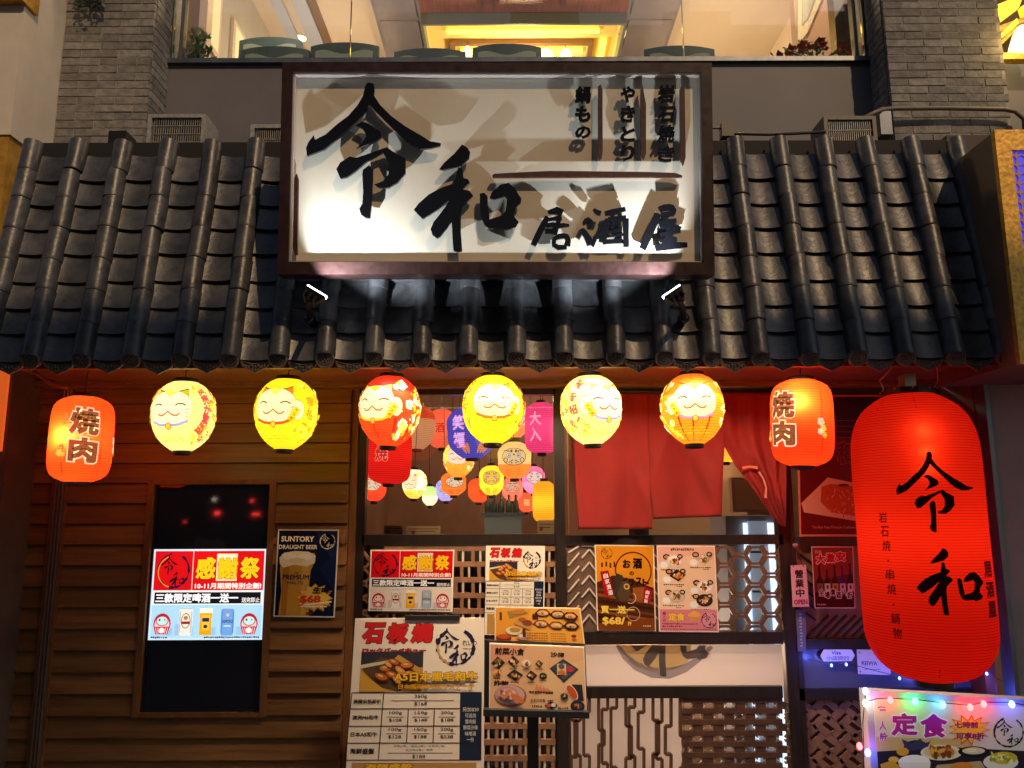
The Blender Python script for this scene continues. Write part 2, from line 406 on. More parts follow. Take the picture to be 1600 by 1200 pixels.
M_WOOD = mat("cladding_wood", (.23, .105, .032), .42, noise=.34, scale=9, stretch=(.35, 3, 5), bump=.14, bscale=12, rnd=.26, spec=.4)
M_WOODTRIM = mat("trim_wood", (.20, .080, .022), .45, noise=.3, scale=10, stretch=(3, 3, .4), bump=.08)
M_SOFFIT = mat("soffit_wood", (.24, .10, .03), .5, noise=.3, scale=8, stretch=(.3, 3, 3))
M_FRAME = mat("frame_dark_wood", (.022, .013, .009), .38, noise=.4, scale=14, stretch=(3, 3, .5), spec=.5)
M_LATTICE = mat("lattice_wood", (.30, .145, .072), .5, noise=.3, scale=20, stretch=(1, 1, .4))
M_LATTICEDARK = mat("lattice_dark_wood", (.13, .072, .045), .5, noise=.3, scale=18)
M_PALE = mat("lattice_pale_edge", (.62, .50, .40), .45, noise=.15, scale=30)
M_METAL = mat("brushed_metal_strip", (.50, .42, .34), .35, metal=.9)
M_BLACK = mat("black_lacquer", (.006, .006, .008), .18, coat=.4)
M_BLACKMATT = mat("black_plastic", (.012, .011, .011), .5)
M_BRONZE = mat("sign_frame_bronze", (.032, .013, .011), .36, noise=.3, scale=30, spec=.55, bump=.03)
M_CREAM = mat("sign_board_cream", (.66, .59, .47), .42, noise=.06, scale=5, spec=.4)
M_BARBROWN = mat("accent_bar_brown", (.05, .018, .012), .4, noise=.3, scale=60)
M_SPANDREL = mat("spandrel_grey_paint", (.17, .165, .18), .55, noise=.10, scale=3, bump=.03, bscale=120)
M_STEEL = mat("steel_trim", (.20, .22, .25), .35, metal=.7, noise=.2, scale=10)
M_BRICK = mat("grey_brick", (.25, .24, .225), .85, noise=.38, scale=20, bump=.45, bscale=60, rnd=.26)
M_MORTAR = mat("pale_mortar", (.42, .39, .35), .9, noise=.25, scale=30, bump=.2)
M_PEACH = mat("white_plaster", (.78, .70, .58), .7, noise=.08, scale=6, bump=.05, bscale=60)
M_GOLD = mat("gold_paint", (.62, .34, .05), .45, metal=.25, noise=.35, scale=14, bump=.1)
M_GOLDLEAF = mat("gold_leaf", (.75, .42, .07), .4, metal=.5, noise=.4, scale=55, bump=.15)
M_BROWNSIDE = mat("box_brown_side", (.16, .105, .06), .55, noise=.2, scale=6)
M_REDCLOTH = mat("red_noren_cloth", (.29, .012, .006), .85, noise=.16, scale=9, bump=.5, bscale=7)
M_GLASS = glassmat("window_glass")
M_GLASSFILM = glassmat("film_glass", (.82, .76, .70), .7, .06)
M_INWALL = mat("inside_wall_warm", (.36, .23, .15), .7, noise=.35, scale=2)
M_INDARK = mat("inside_dark", (.10, .07, .05), .7, noise=.3, scale=5)
M_PAVE = mat("pavement_stone", (.16, .15, .14), .7, noise=.3, scale=8, bump=.2)
M_WIRE = mat("dark_wire", (.015, .013, .012), .5)
M_CABLE = mat("orange_cable", (.30, .12, .05), .5)
M_GRILLE = mat("grille_metal", (.46, .45, .42), .5, metal=.3, noise=.35, scale=40, bump=.2)
M_GRILLEDARK = mat("grille_inside", (.03, .026, .022), .8)
M_PIPE = mat("painted_pipe", (.19, .165, .13), .5, noise=.3, scale=30)
# ================================================================== setting
pv = MB().box(-12, 12, -14, 3.62, -.2, 0).build("pavement", M_PAVE); prop(pv, kind="structure", label="grey stone pavement in front of the shop")
fl = MB().box(-4.2, 4.2, 3.62, 12, -.2, .004).build("shop_floor", M_INDARK); prop(fl, kind="structure", label="dark floor inside the shop")
# ------------------------------------------------------------------ tiled awning roof
B0 = W(776, 561, 3.10); zB = B0.z
T0 = W(776, 220, 3.288); SL = Vector((0, T0.y-3.10, T0.z-zB)); LEN = SL.length; S = SL.normalized(); N = Vector((0, -S.z, S.y))
RB = Vector((0, 3.10, zB))
def srow(py): return (WP(776, py, RB, N)-RB).dot(S)
roof = thing("tiled_awning_roof", "dark grey clay tiled awning roof above the shopfront with round eave caps", "roof", (0, 3.2, zB))
TX = [W(x, 561, 3.10).x for x in (-22, 54, 132.5, 209, 287, 362, 437, 510, 585.5, 660, 732.5, 806, 881, 960, 1036, 1110, 1185, 1261, 1336, 1411, 1487.5, 1566)]
seam = [srow(y) for y in (560, 508, 458.5, 410, 362, 315, 272, 227)]
pans = [srow(y) for y in (563, 521, 480, 439.5, 397, 358.5, 321, 282.5, 247)]
def frame_mat(origin, sx=1.0):
    m = Matrix.Identity(4)
    for i in range(3): m[i][0], m[i][1], m[i][2], m[i][3] = (sx if i == 0 else 0), S[i], N[i], origin[i]
    return m
rn = random.Random(4)
def tube_mesh(l, k):
    v, f = [], []; n = 14; r = random.Random(k)
    prof = [(0, .0370, 1), (.0, .0404, 1), (.003, .0412, 1), (.014, .0412, 1), (l+.002, .0402, 1)]
    for h, q, _ in prof:
        for i in range(n+1):
            a = math.pi*(-.12+1.24*i/n); w_ = 1+r.uniform(-.006, .006)
            v.append((q*w_*math.cos(a), h, q*w_*math.sin(a)))
    for j in range(len(prof)-1):
        for i in range(n): a = j*(n+1)+i; f.append((a, a+1, a+n+2, a+n+1))
    return mesh("round_tile", v, [tuple(reversed(q)) for q in f], M_TILE, True)
for si in range(len(seam)-1):
    l = seam[si+1]-seam[si]; ms = [tube_mesh(l, si*5+q) for q in range(3)]
    for x in TX:
        o = link("round_tile", rn.choice(ms), roof)
        p = RB+S*(seam[si]+rn.uniform(-.005, .005))+N*(.020+rn.uniform(-.0015, .0025))+Vector((x+rn.uniform(-.003, .003), 0, 0))
        o.matrix_basis = frame_mat(p) @ Matrix.Rotation(rn.uniform(-.022, .022), 4, 'Z')
def pan_mesh(l, wd):
    v, f, sm = [], [], []; n = 12; th = .012
    def zz(x, lift): return -.024*(1-(2*x/wd)**2)+lift
    xs = [(i/n-.5)*wd for i in range(n+1)]
    for h, lift in ((0, .017), (l+.02, -.002)): v += [(x, h, zz(x, lift)) for x in xs]
    m = n+1
    for i in range(n): f.append((i, i+1, m+i+1, m+i)); sm.append(True)
    k = len(v); v += [(x, 0, zz(x, .017)) for x in xs]+[(x, 0, zz(x, .017)-th) for x in xs]
    for i in range(n): f.append((k+i, k+m+i, k+m+i+1, k+i+1)); sm.append(False)
    k = len(v)
    for h, lift in ((0, .017), (l+.02, -.002)): v += [(x, h, zz(x, lift)-th) for x in xs]
    for i in range(n): f.append((k+i, k+m+i, k+m+i+1, k+i+1)); sm.append(True)
    me = mesh("pan_tile", v, f, M_TILE); me.polygons.foreach_set("use_smooth", sm); return me
GAP = [TX[i+1]-TX[i] for i in range(len(TX)-1)]
PW = sum(GAP)/len(GAP)-.028
for si in range(len(pans)-1):
    me = pan_mesh(pans[si+1]-pans[si], PW)
    for i in range(len(TX)-1):
        o = link("pan_tile", me, roof)
        p = RB+S*(pans[si]+rn.uniform(-.0035, .0035))+N*(.012+rn.uniform(-.0015, .0015))+Vector(((TX[i]+TX[i+1])/2, 0, 0))
        o.matrix_basis = frame_mat(p, GAP[i]/(PW+.028)) @ Matrix.Rotation(rn.uniform(-.022, .022), 4, 'Z')
# base board under the tiles, its dark upper strip shows above the pans
l0, l1 = W(47, 217, 3.288).x, W(1508, 215, 3.288).x
xl, xr = TX[0]-.05, TX[-1]+.05
MB().slab([Vector((xl, 0, 0))+RB+S*(LEN+.012)-N*.020, Vector((xl, 0, 0))+RB-N*.020, Vector((xr, 0, 0))+RB-N*.020, Vector((xr, 0, 0))+RB+S*(LEN+.012)-N*.020], -N*.03).build("base_board", M_TILEBASE, roof)
MB().box(xl, xr, 3.33, 4.7, T0.z-.05, T0.z-.008).build("canopy_deck", M_TILEBASE, roof)
# round eave caps with raised rings, and pointed drip tiles between them
capN = Vector((0, -math.cos(R(24)), -math.sin(R(24))))
mb = MB(); mb.lathe([(.036, -.030), (.0395, -.004), (.0395, .004), (.0365, .0075), (.0330, .0075), (.0318, .0035), (.0255, .0035), (.0245, .006), (.0225, .006), (.0215, .003), (.003, .003)], (0, 0, 0), axis=capN, n=22)
a_ = capN.orthogonal().normalized(); b_ = capN.cross(a_)
for k in range(6):
    q = k*math.pi/3; c_ = capN*.004+(a_*math.cos(q)+b_*math.sin(q))*.012; mb.ball(c_, .0052, 6, 4)
mb.ball(capN*.004, .0055, 6, 4)
capme = mesh("eave_cap", mb.v, mb.f, M_ENDCAP, False)
for x in TX:
    o = link("eave_cap", capme, roof); o.location = RB+N*.022+capN*.006+Vector((x, 0, -.003+rn.uniform(-.003, .003)))-roof.location*0
    o.rotation_euler = (rn.uniform(-.08, .08), rn.uniform(-.15, .15), rn.uniform(-.03, .03))
def drip_mesh():
    top = [(-.062+.124*i/10, -.016*(1-(2*i/10-1)**2)-.002) for i in range(11)]
    bot = [(.062, -.014), (.052, -.030), (.034, -.041), (.016, -.049), (0, -.058), (-.016, -.049), (-.034, -.041), (-.052, -.030), (-.062, -.014)]
    P = top+bot; cx_, cz_ = 0, -.030
    def ringp(k, y): return [Vector((cx_+(x-cx_)*k, y, cz_+(z-cz_)*k)) for x, z in P]
    lay = [ringp(1, .012), ringp(1, 0), ringp(.93, -.003), ringp(.84, -.003), ringp(.80, .001)]
    v, f = [], []; n = len(P)
    for L in lay: v += L
    for j in range(len(lay)-1):
        for i in range(n): a = j*n+i; b = j*n+(i+1) % n; f.append((a, b, b+n, a+n))
    ix = len(v); v.append(Vector((0, .001, -.030)))
    for i in range(n): f.append(((len(lay)-1)*n+i, (len(lay)-1)*n+(i+1) % n, ix))
    mb = MB().add(v, f)
    for k in range(-3, 4): mb.ball((k*.0135, -.001, -.030+.006*(k % 2)-abs(k)*.0015), .0055, 6, 4)
    for k in range(-1, 2): mb.ball((k*.012, -.001, -.044), .004, 6, 4)
    return mesh("drip_tile", mb.v, mb.f, M_ENDCAP)
dm = drip_mesh()
for i in range(len(TX)-1):
    o = link("drip_tile", dm, roof); o.location = RB+N*.010+Vector(((TX[i]+TX[i+1])/2, 0, -.003+rn.uniform(-.003, .003)))
    o.scale = (GAP[i]/.2, 1, 1); o.rotation_euler = (R(14)+rn.uniform(-.04, .04), rn.uniform(-.02, .02), 0)
MB().box(xl, xr, 3.118, 3.15, zB-.031, zB+.02).build("eave_board", M_SOFFIT, roof)
zs = 1.6+.625
MB().box(xl, xr, 3.15, 3.80, zs, zs+.03).build("soffit", M_SOFFIT, roof)
# ------------------------------------------------------------------ timber cladding, left of the window
YW = 3.80
tw = thing("timber_cladding", "brown timber clapboard wall with a recessed screen, left of the shop window", "wall", (-1.4, YW, 0))
zr0 = W(330, 632, YW).z; dz = (W(330, 632, YW).z-W(330, 787, YW).z)/5
xm0, xm1 = W(119, 650, YW).x, W(548, 650, YW).x
xs0, xs1 = W(40, 650, YW).x, W(97, 650, YW).x
TVQ = rectq(232, 757, 416, 1112, YW); tx0, tx1, tz1, tz0 = TVQ[0].x, TVQ[2].x, TVQ[0].z, TVQ[1].z
def plank(x0, x1, z1, z0):
    j = rn.uniform(-.0015, .0015)
    v = [(x0, YW-.004, z1), (x0, YW-.021+j, z0+.0035), (x1, YW-.021-j, z0+.0035), (x1, YW-.004, z1),
         (x0, YW+.02, z1), (x0, YW+.02, z0+.0035), (x1, YW+.02, z0+.0035), (x1, YW+.02, z1)]
    v = [Vector(q)-Vector(((x0+x1)/2, YW, (z0+z1)/2)) for q in v]
    o = link("plank", mesh("plank", v, BOXF, M_WOOD), tw); o.location = ((x0+x1)/2, YW, (z0+z1)/2)
k = 1
z = zr0+dz
while z > 0.02:
    zt, zb = z, max(0.0, z-dz)
    plank(xs0, xs1, zt, zb)
    mid = (zt+zb)/2
    if tz0-.02 < mid < tz1:
        plank(xm0, tx0-.030, zt, zb); plank(tx1+.030, xm1, zt, zb)
    else: plank(xm0, xm1, zt, zb)
    z -= dz
ztop = zr0+dz
MB().box(xs0-.05, xm1, YW+.02, YW+.09, 0, ztop+.1).build("backing_board", M_TILEBASE, tw)
# corner trim with metal strips
MB().box(xs1, xm0, YW-.03, YW+.02, 0, zs).build("corner_trim", M_WOODTRIM, tw)
for px in (103.5, 109, 113.5):
    xx = W(px, 660, YW).x; MB().box(xx-.003, xx+.003, YW-.038, YW-.0305, 0, zs).build("metal_strip", M_METAL, tw)
MB().box(xs0-.012, xs0, YW-.03, YW+.02, 0, zs).build("edge_trim", M_WOODTRIM, tw)
# head moulding along the whole front
hm = thing("head_moulding", "long brown wooden moulding under the eaves above the window and door", "moulding", (0, 3.74, 2.2))
zm1, zm0 = W(800, 592, 3.74).z, W(800, 601, 3.74).z
MB().box(xs0-.05, 2.35, 3.74, 3.80, zm0+.008, zs).build("beam", M_SOFFIT, hm)
MB().box(xs0-.05, 2.35, 3.722, 3.74, zm0+.004, zm0+.022).build("bead", M_WOODTRIM, hm)
MB().box(xs0-.05, 2.35, 3.728, 3.80, zm0-.012, zm0+.0035).build("bead", M_WOOD, hm)
# screen reveal trim
for q in ((tx0-.030, tx0, tz0-.02, tz1+.022), (tx1, tx1+.030, tz0-.02, tz1+.022)):
    MB().box(q[0], q[1], YW-.026, YW+.02, q[2], q[3]).build("screen_trim", M_WOODTRIM, tw)
MB().box(tx0, tx1, YW-.024, YW+.02, tz1, tz1+.022).build("screen_trim", M_WOODTRIM, tw)
MB().box(tx0, tx1, YW-.024, YW+.02, tz0-.02, tz0).build("screen_trim", M_WOODTRIM, tw)
# dark post at the far left, orange lit sign strip beyond it
ps = MB().box(W(8, 650, 3.7).x, W(39, 650, 3.7).x, 3.70, 3.9, 0, zs+.2).build("corner_post", M_BLACKMATT); prop(ps, "dark corner post left of the timber wall, beside the orange sign", "post")
os_ = MB().box(-3.2, W(7, 640, 3.45).x, 3.45, 3.465, W(5, 705, 3.45).z, W(5, 574, 3.45).z).build("side_sign", emis("orange_sign_face", (1.0, .16, .02), .55)); prop(os_, "narrow orange lit sign at the left edge beyond the dark post", "sign")
nb = MB().box(-4.0, W(9, 640, 3.5).x-.02, 3.56, 4.3, 0, 2.3).build("neighbour_wall", M_INDARK); prop(nb, "dark wall of the next building under the left end of the awning", "wall")
# ------------------------------------------------------------------ upper building
YB = 4.5; YS = 4.72
def zb(py, Y=YB, px=800): return W(px, py, Y).z
BH = 13.4*4.81/1200; BL = 60*4.81/1200
def brickmesh(l, k):
    r = random.Random(k); v = []
    for x, y, z in ((-.5, -.011, .5), (-.5, -.011, -.5), (.5, -.011, -.5), (.5, -.011, .5), (-.5, .011, .5), (-.5, .011, -.5), (.5, .011, -.5), (.5, .011, .5)):
        v.append((x*(l-.007)+r.uniform(-.002, .002), y+(r.uniform(-.002, .002) if y < 0 else 0), z*(BH-.007)+r.uniform(-.0016, .0016)))
    return mesh("brick", v, BOXF, M_BRICK)
BR = {n: [brickmesh(BL*n, i+int(n*40)) for i in range(4)] for n in (1, .5)}
SIDEB = {n: [brickmesh(.2*n, i+int(n*90)) for i in range(3)] for n in (1, .5)}
def pillar(name, label, x0, x1, side, zlo, zhi):
    t = thing(name, label, "brick pillar", ((x0+x1)/2, YB+.15, zlo))
    MB().box(x0+.006, x1-.006, YB-.0065, YS+.25, zlo, zhi).build("mortar_core", M_MORTAR, t)
    r = 0; z = zlo+BH/2
    while z < zhi:
        x = x0-(0 if r % 2 == 0 else BL/2)*1.0; off = rn.choice((0, 0, .25))*BL*0
        while x < x1-.02:
            a, b = max(x, x0), min(x+BL, x1)
            if b-a > .03:
                full = (b-a)/BL; me = rn.choice(BR[1 if full > .7 else .5])
                o = link("brick", me, t); o.location = ((a+b)/2, YB+rn.uniform(-.002, .002), z)
                o.scale = ((b-a)/(BL*(1 if full > .7 else .5)), 1, 1)
            x += BL
        # return face towards the window
        xs_ = x1 if side > 0 else x0
        for n_, (ya, yb) in enumerate(((YB+.012, YB+.13), (YB+.13, YS)) if r % 2 else ((YB+.012, YB+.212),)):
            o = link("brick", rn.choice(SIDEB[1 if yb-ya > .15 else .5]), t)
            o.location = (xs_-side*.006, (ya+yb)/2, z); o.rotation_euler = (0, 0, R(90)*side); o.scale = ((yb-ya)/(.2 if yb-ya > .15 else .1), 1, 1)
        z += BH; r += 1
    return t
zlo = T0.z-.05
pillar("brick_pillar", "grey brick pillar between the white neighbouring wall and the upstairs window", W(92, 150, YB).x, W(241, 50, YB).x, 1, zlo, zb(0)+.35)
pillar("brick_pillar", "grey brick pillar right of the upstairs window, crossed by a pipe", W(1386, 100, YB).x, W(1567, 80, YB).x, -1, zlo, zb(0)+.35)
xa, xb = W(241, 50, YB).x, W(1386, 100, YB).x
sp = thing("spandrel_wall", "smooth grey painted wall below the upstairs window, behind the signboard", "wall", (0, YS, zlo))
MB().box(xa, xb, YS, YS+.2, zlo, zb(100, YS)).build("wall_panel", M_SPANDREL, sp)
MB().box(xa, xb, YS-.03, YS+.2, zb(99.8, YS), zb(93, YS)).build("sill", M_STEEL, sp)
rw = MB().box(W(1567, 80, YB).x, 6, YS, YS+.2, zlo, zb(92, YS)).build("spandrel_wall", M_SPANDREL); prop(rw, "small grey wall right of the right brick pillar, under the golden lamp", "wall")
# neighbouring pilaster, left
xe = W(28, 100, 4.1).x
pl = thing("neighbour_pilaster", "white plastered pilaster of the next building with a gold painted foot, top left", "pilaster", (xe-.5, 4.3, 2))
zc = W(13, 210, 4.1).z
MB().box(xe-1.6, xe, 4.1, 4.62, zc, 7).build("plaster_cladding", M_PEACH, pl)
MB().box(xe-1.6, xe-.012, 4.11, 4.62, 0, zc).build("gold_foot", M_GOLD, pl)
MB().box(xe-.9, xe-.30, 4.085, 4.099, W(0, 115, 4.1).z, W(0, 50, 4.1).z).build("gold_plate", M_GOLDLEAF, pl)
MB().box(xe-.22, xe+.02, 4.05, 4.2, W(55, 8, 4.1).z, W(55, -40, 4.1).z).build("gold_bracket", M_GOLD, pl)
# creeper plant at the head of the left pillar
cp = thing("creeper_plant", "dark green creeper hanging at the top of the left brick pillar", "plant", W(143, 0, 4.42))
mb = MB(); r2 = random.Random(8)
for i in range(170):
    c_ = W(r2.uniform(118, 164), r2.uniform(-40, 17-abs(r2.gauss(0, 4))), 4.40+r2.uniform(0, .07)); a = r2.uniform(0, 6.3); l = r2.uniform(.012, .026)
    d1 = Vector((math.cos(a), r2.uniform(-.6, .6), math.sin(a)))*l; d2 = Vector((-math.sin(a), r2.uniform(-.6, .6), math.cos(a)))*l*.5
    mb.add([c_-d1, c_-d2, c_+d1, c_+d2], [(0, 1, 2, 3)])
o = mb.build("foliage", mat("creeper_leaf", (.03, .06, .035), .5, noise=.5, scale=30), cp)
mb = MB()
for i in range(5): mb.tube([W(122+9*i, -50, 4.47), W(126+8*i, -20, 4.43), W(124+9*i, 8, 4.44)], .004, 6)
mb.build("stem", M_CABLE, cp)
# vent boxes standing on the awning deck
def vent(label, x0, y0, x1, y1, Y, nx, nz, colr):
    q = rectq(x0, y0, x1, y1+6, Y); a, b, zt, zb_ = q[0].x, q[2].x, q[0].z, q[1].z
    zb_ = min(zb_, T0.z-.008)
    t = thing("air_vent", label, "air vent", ((a+b)/2, Y, zb_), "metal vent boxes behind the awning")
    MB().box(a+.01, b-.01, Y+.03, Y+.22, zb_, zt-.012).build("vent_box", M_GRILLEDARK, t)
    f = .022
    for p in ((a, b, zt-f, zt), (a, a+f, zb_, zt-f), (b-f, b, zb_, zt-f)): MB().box(p[0], p[1], Y, Y+.2, p[2], p[3]).build("vent_frame", colr, t)
    g = MB()
    for i in range(1, nx): x = a+f+(b-a-2*f)*i/nx; g.box(x-.0016, x+.0016, Y+.010, Y+.016, zb_, zt-f)
    for i in range(1, nz): z_ = zb_+(zt-f-zb_)*i/nz; g.box(a+f, b-f, Y+.006, Y+.0095, z_-.0016, z_+.0016)
    prop(g.build("grille", M_GRILLE, t), kind="stuff")
vent("tall rusty wire grille vent box left of the signboard, below the left pillar", 230, 178, 320, 217, 4.15, 22, 12, M_GRILLE)
vent("small pale vent box half hidden behind the left edge of the signboard", 391, 194, 470, 219, 4.0, 22, 7, M_GRILLE)
vent("low perforated vent box right of the signboard, below the right pillar", 1288, 181, 1370, 213, 4.15, 22, 9, M_PIPE)
pp = thing("wall_pipe", "pale painted pipe running across the right brick pillar above the roof", "pipe", W(1400, 170, 4.42))
MB().tube([W(1352, 183, 4.3), W(1378, 171, 4.40), W(1400, 169.5, 4.42), W(1480, 169, 4.43), W(1570, 171, 4.43), W(1586, 174, 4.43), W(1600, 186, 4.43), W(1604, 240, 4.43)], .014, 8).build("pipe_run", M_PIPE, pp, True)
MB().box(W(1372, 180, 4.42).x, W(1390, 180, 4.42).x, 4.40, 4.49, W(1380, 212, 4.42).z, W(1380, 176, 4.42).z).build("bracket", M_STEEL, pp)
cbt = thing("junction_box", "small metal junction box with thin conduit on the roof edge right of the signboard", "junction box", W(1136, 214, 3.6))
MB().slab(rectq(1128, 191, 1147, 212, 3.6), (0, .05, 0)).build("box_body", M_PIPE, cbt)
MB().tube([W(1114, 200, 3.62), W(1128, 200, 3.62)], .006, 8).build("conduit", M_PIPE, cbt)
MB().tube([W(1147, 209, 3.62), W(1200, 210, 3.62), W(1240, 208.5, 3.62), W(1290, 206, 3.62)], .008, 8).build("conduit", M_WIRE, cbt)
cl = MB().box(W(178, 215, 3.5).x, W(205, 215, 3.5).x, 3.45, 3.55, T0.z-.01, W(190, 212, 3.5).z).build("metal_clamp", M_BLACKMATT); prop(cl, "small flat dark clamp lying on the roof edge under the left pillar", "clamp")
# right neighbour: gold framed light box and grey metal shutter below it
xg = W(1575, 380, 2.95).x; zg1, zg0 = W(1560, 204, 2.95).z, W(1596, 566, 2.95).z
gb = thing("neighbour_sign_box", "gold framed sign box with blue star lattice at the right edge beside the roof", "sign", (xg+.5, 3.1, zg0))
MB().box(xg, xg+1.2, 2.975, 3.55, zg0, zg1).build("box_side", M_BROWNSIDE, gb)
fw = W(1598, 380, 2.95).x-W(1575, 380, 2.95).x
MB().box(xg-.004, xg+fw, 2.95, 2.974, zg0-.006, zg1+.004).build("gold_frame", M_GOLDLEAF, gb)
MB().box(xg+fw, xg+1.2, 2.95, 2.974, zg1-.085, zg1+.004).build("gold_frame", M_GOLDLEAF, gb)
MB().box(xg+fw, xg+1.2, 2.962, 2.974, zg0-.006, zg1-.085).build("blue_panel", emis("blue_light_panel", (.10, .07, .85), .55), gb)
mb = MB()
for i in range(9):
    for j in range(22):
        c_ = Vector((xg+fw+.02+i*.04, 2.957, zg1-.105-j*.04)); rr_ = .019
        p = []
        for k in range(8):
            q = k*math.pi/4; e = rr_ if k % 2 == 0 else rr_*.42; p.append(c_+Vector((e*math.cos(q), 0, e*math.sin(q))))
        mb.add([c_]+p+[x+Vector((0, .005, 0)) for x in p], [(0, 1+k, 1+(k+1) % 8) for k in range(8)]+[(1+k, 9+k, 9+(k+1) % 8, 1+(k+1) % 8) for k in range(8)])
prop(mb.build("star_lattice", mat("pink_gold_lattice", (.62, .34, .26), .5), gb), kind="stuff")
gs = thing("metal_shutter", "grey metal shutter panel of the next shop, right of the big red lantern", "shutter", (2.6, 3.5, 0))
xq = W(1556, 760, 3.5).x
MB().box(xq, 4.5, 3.5, 3.56, 0, W(1570, 585, 3.5).z).build("panel", mat("grey_sheet_metal", (.34, .34, .34), .45, metal=.1, noise=.15, scale=3), gs)
MB().box(xq-.02, xq, 3.48, 3.56, 0, W(1570, 585, 3.5).z).build("edge_strip", M_STEEL, gs)
nw = MB().box(xq-.02, 6, 3.57, 4.49, W(1570, 585, 3.5).z-.35, W(1600, 200, 3.5).z).build("neighbour_wall", M_INDARK); prop(nw, "dark wall behind the gold framed sign box at the right edge", "wall")

sl_ = thing("assumed_strip_lamp", "warm strip lamp fixed under the eaves above the window and door", "strip lamp", (.25, 3.20, zs))  # assumed unseen lamp, added to brighten the posters, menus and lattice below
MB().box(-.62, 1.12, 3.185, 3.215, zs-.022, zs-.0005).build("lamp_channel", M_STEEL, sl_)
MB().box(-.60, 1.10, 3.188, 3.212, zs-.026, zs-.0225).build("lit_diffuser", emis("assumed_warm_strip", (1, .74, .46), 3), sl_)
ld = bpy.data.lights.new("assumed_strip_glow", "AREA"); ld.shape = 'RECTANGLE'; ld.size = 1.66; ld.size_y = .02; ld.energy = 50; ld.color = (1, .79, .58); ld.spread = R(130)
lo = bpy.data.objects.new("assumed_strip_glow", ld); COL.objects.link(lo); lo.location = (.25, 3.20, zs-.03); lo.rotation_euler = (R(14), 0, 0); attach(lo, sl_)

# added unseen building behind the viewer, sized to keep warm light off lower walls
ob_ = thing("added_shade_building", "plain concrete building across the street", "building", (0, -10, 0))
hb = 1.99+(3.2+9.0)/math.cos(SUN_AZ)*math.tan(SUN_EL)
xo_ = 2.33+12.5*math.tan(SUN_AZ)
MB().box(-34, xo_, -16, -9, 0, hb).build("wall", mat("opposite_concrete", (.16, .15, .14), .8, noise=.2, scale=2), ob_)
for i in range(12):
    for j in range(4): MB().box(-32+4*i, -30.2+4*i, -9, -8.96, 2.6+3.4*j, 4.4+3.4*j).build("window", M_INDARK, ob_)

for i, (x, z, w_, h_) in enumerate(((-5.55, 1.50, .34, .10), (-5.6, 1.78, .14, .10), (-6.35, 1.52, .22, .12), (-6.4, 1.82, .10, .08), (-5.0, 1.74, .5, .07), (-7.0, 1.35, .08, .08))):
    MB().box(x, x+w_*.45, -9.08, -9.0, z, z+h_*.5).build("shop_sign", emis("far_red_glow%d" % i, (1, .04, .03) if i != 3 else (1, .8, .7), 34), ob_)  # added glowing boxes, placed to reflect in the dark screen
# ================================================================== signboard
SP0 = Vector((0, 2.9, 1.6+.912)); ST = Vector((0, -.082, .852)).normalized(); SN = Vector((0, -ST.z, ST.y)).normalized()
if SN.y > 0: SN = -SN
def sg(px, py, off=0.0): return WP(px, py, SP0-SN*off, SN)
sign = thing("signboard", "large framed izakaya signboard with raised black brush characters on a cream panel", "signboard", (0, 2.95, 2.5))
oc = [sg(441, 97), sg(433, 428.5), sg(1117, 429), sg(1112, 98)]; ic = [sg(457.5, 112), sg(450.5, 409), sg(1100, 409.5), sg(1096, 112.5)]
for i in range(4):
    a, b = oc[i], oc[(i+1) % 4]; c_, d_ = ic[(i+1) % 4], ic[i]
    MB().add([a, b, c_, d_]+[p-SN*.10 for p in (a, b, c_, d_)], [(0, 1, 2, 3), (7, 6, 5, 4), (0, 4, 5, 1), (1, 5, 6, 2), (2, 6, 7, 3), (3, 7, 4, 0)]).build("frame_bar", M_BRONZE, sign)
for i in range(4):   # thin inner lip, pale colour put in for lamplight on the frame's inner faces
    a, b = ic[i], ic[(i+1) % 4]; e = (ic[(i+2) % 4]-b).normalized()*.006; e2 = (ic[(i+3) % 4]-a).normalized()*.006
    MB().slab([a-SN*.012, b-SN*.012, b+e-SN*.012, a+e2-SN*.012], -SN*.026).build("inner_lip", mat("lip_lit_tone%d" % i, (.62, .52, .46), .4, metal=.4) if i == 0 else bpy.data.materials["lip_lit_tone0"], sign)
pc = [p-SN*.042 for p in ic]; g_ = .004
MB().slab([pc[0]+Vector((g_, 0, -g_)), pc[1]+Vector((g_, 0, g_)), pc[2]+Vector((-g_, 0, g_)), pc[3]+Vector((-g_, 0, -g_))], -SN*.03).build("cream_panel", M_CREAM, sign)
def extrude(vs2, tris, mapf, depth):
    F = [mapf(x, y) for x, y in vs2]; n = len(F); v = F+[p-SN*depth for p in F]; f = []; ed = {}
    key = {}
    idx = [key.setdefault((round(x, 3), round(y, 3)), i) for i, (x, y) in enumerate(vs2)]
    for a, b, c_ in tris:
        a, b, c_ = idx[a], idx[b], idx[c_]
        ar = (vs2[b][0]-vs2[a][0])*(vs2[c_][1]-vs2[a][1])-(vs2[b][1]-vs2[a][1])*(vs2[c_][0]-vs2[a][0])
        if abs(ar) < 1e-9: continue
        t = (a, c_, b) if ar > 0 else (a, b, c_)
        f.append(t); f.append((t[0]+n, t[2]+n, t[1]+n))
        for i in range(3): e = (t[i], t[(i+1) % 3]); ed[e] = 1
    for (a, b) in ed:
        if (b, a) not in ed: f.append((a, a+n, b+n, b))
    return v, f
LOFF = .003
def letter(polys, depth=.014, off=LOFF, name="brush_character", m=None):
    mb = MB()
    for i, p in enumerate(polys):
        v, f = extrude(p, tess(p), lambda x, y: sg(x, y, off+i*.0006), depth); mb.add(v, f)
    for p in polys[:3]:   # spacer pins back to the panel
        cx_ = sum(q[0] for q in p)/len(p); cy_ = sum(q[1] for q in p)/len(p)
    return mb.build(name, m or M_BLACK, sign)
for p in (REI, WA): letter(p)
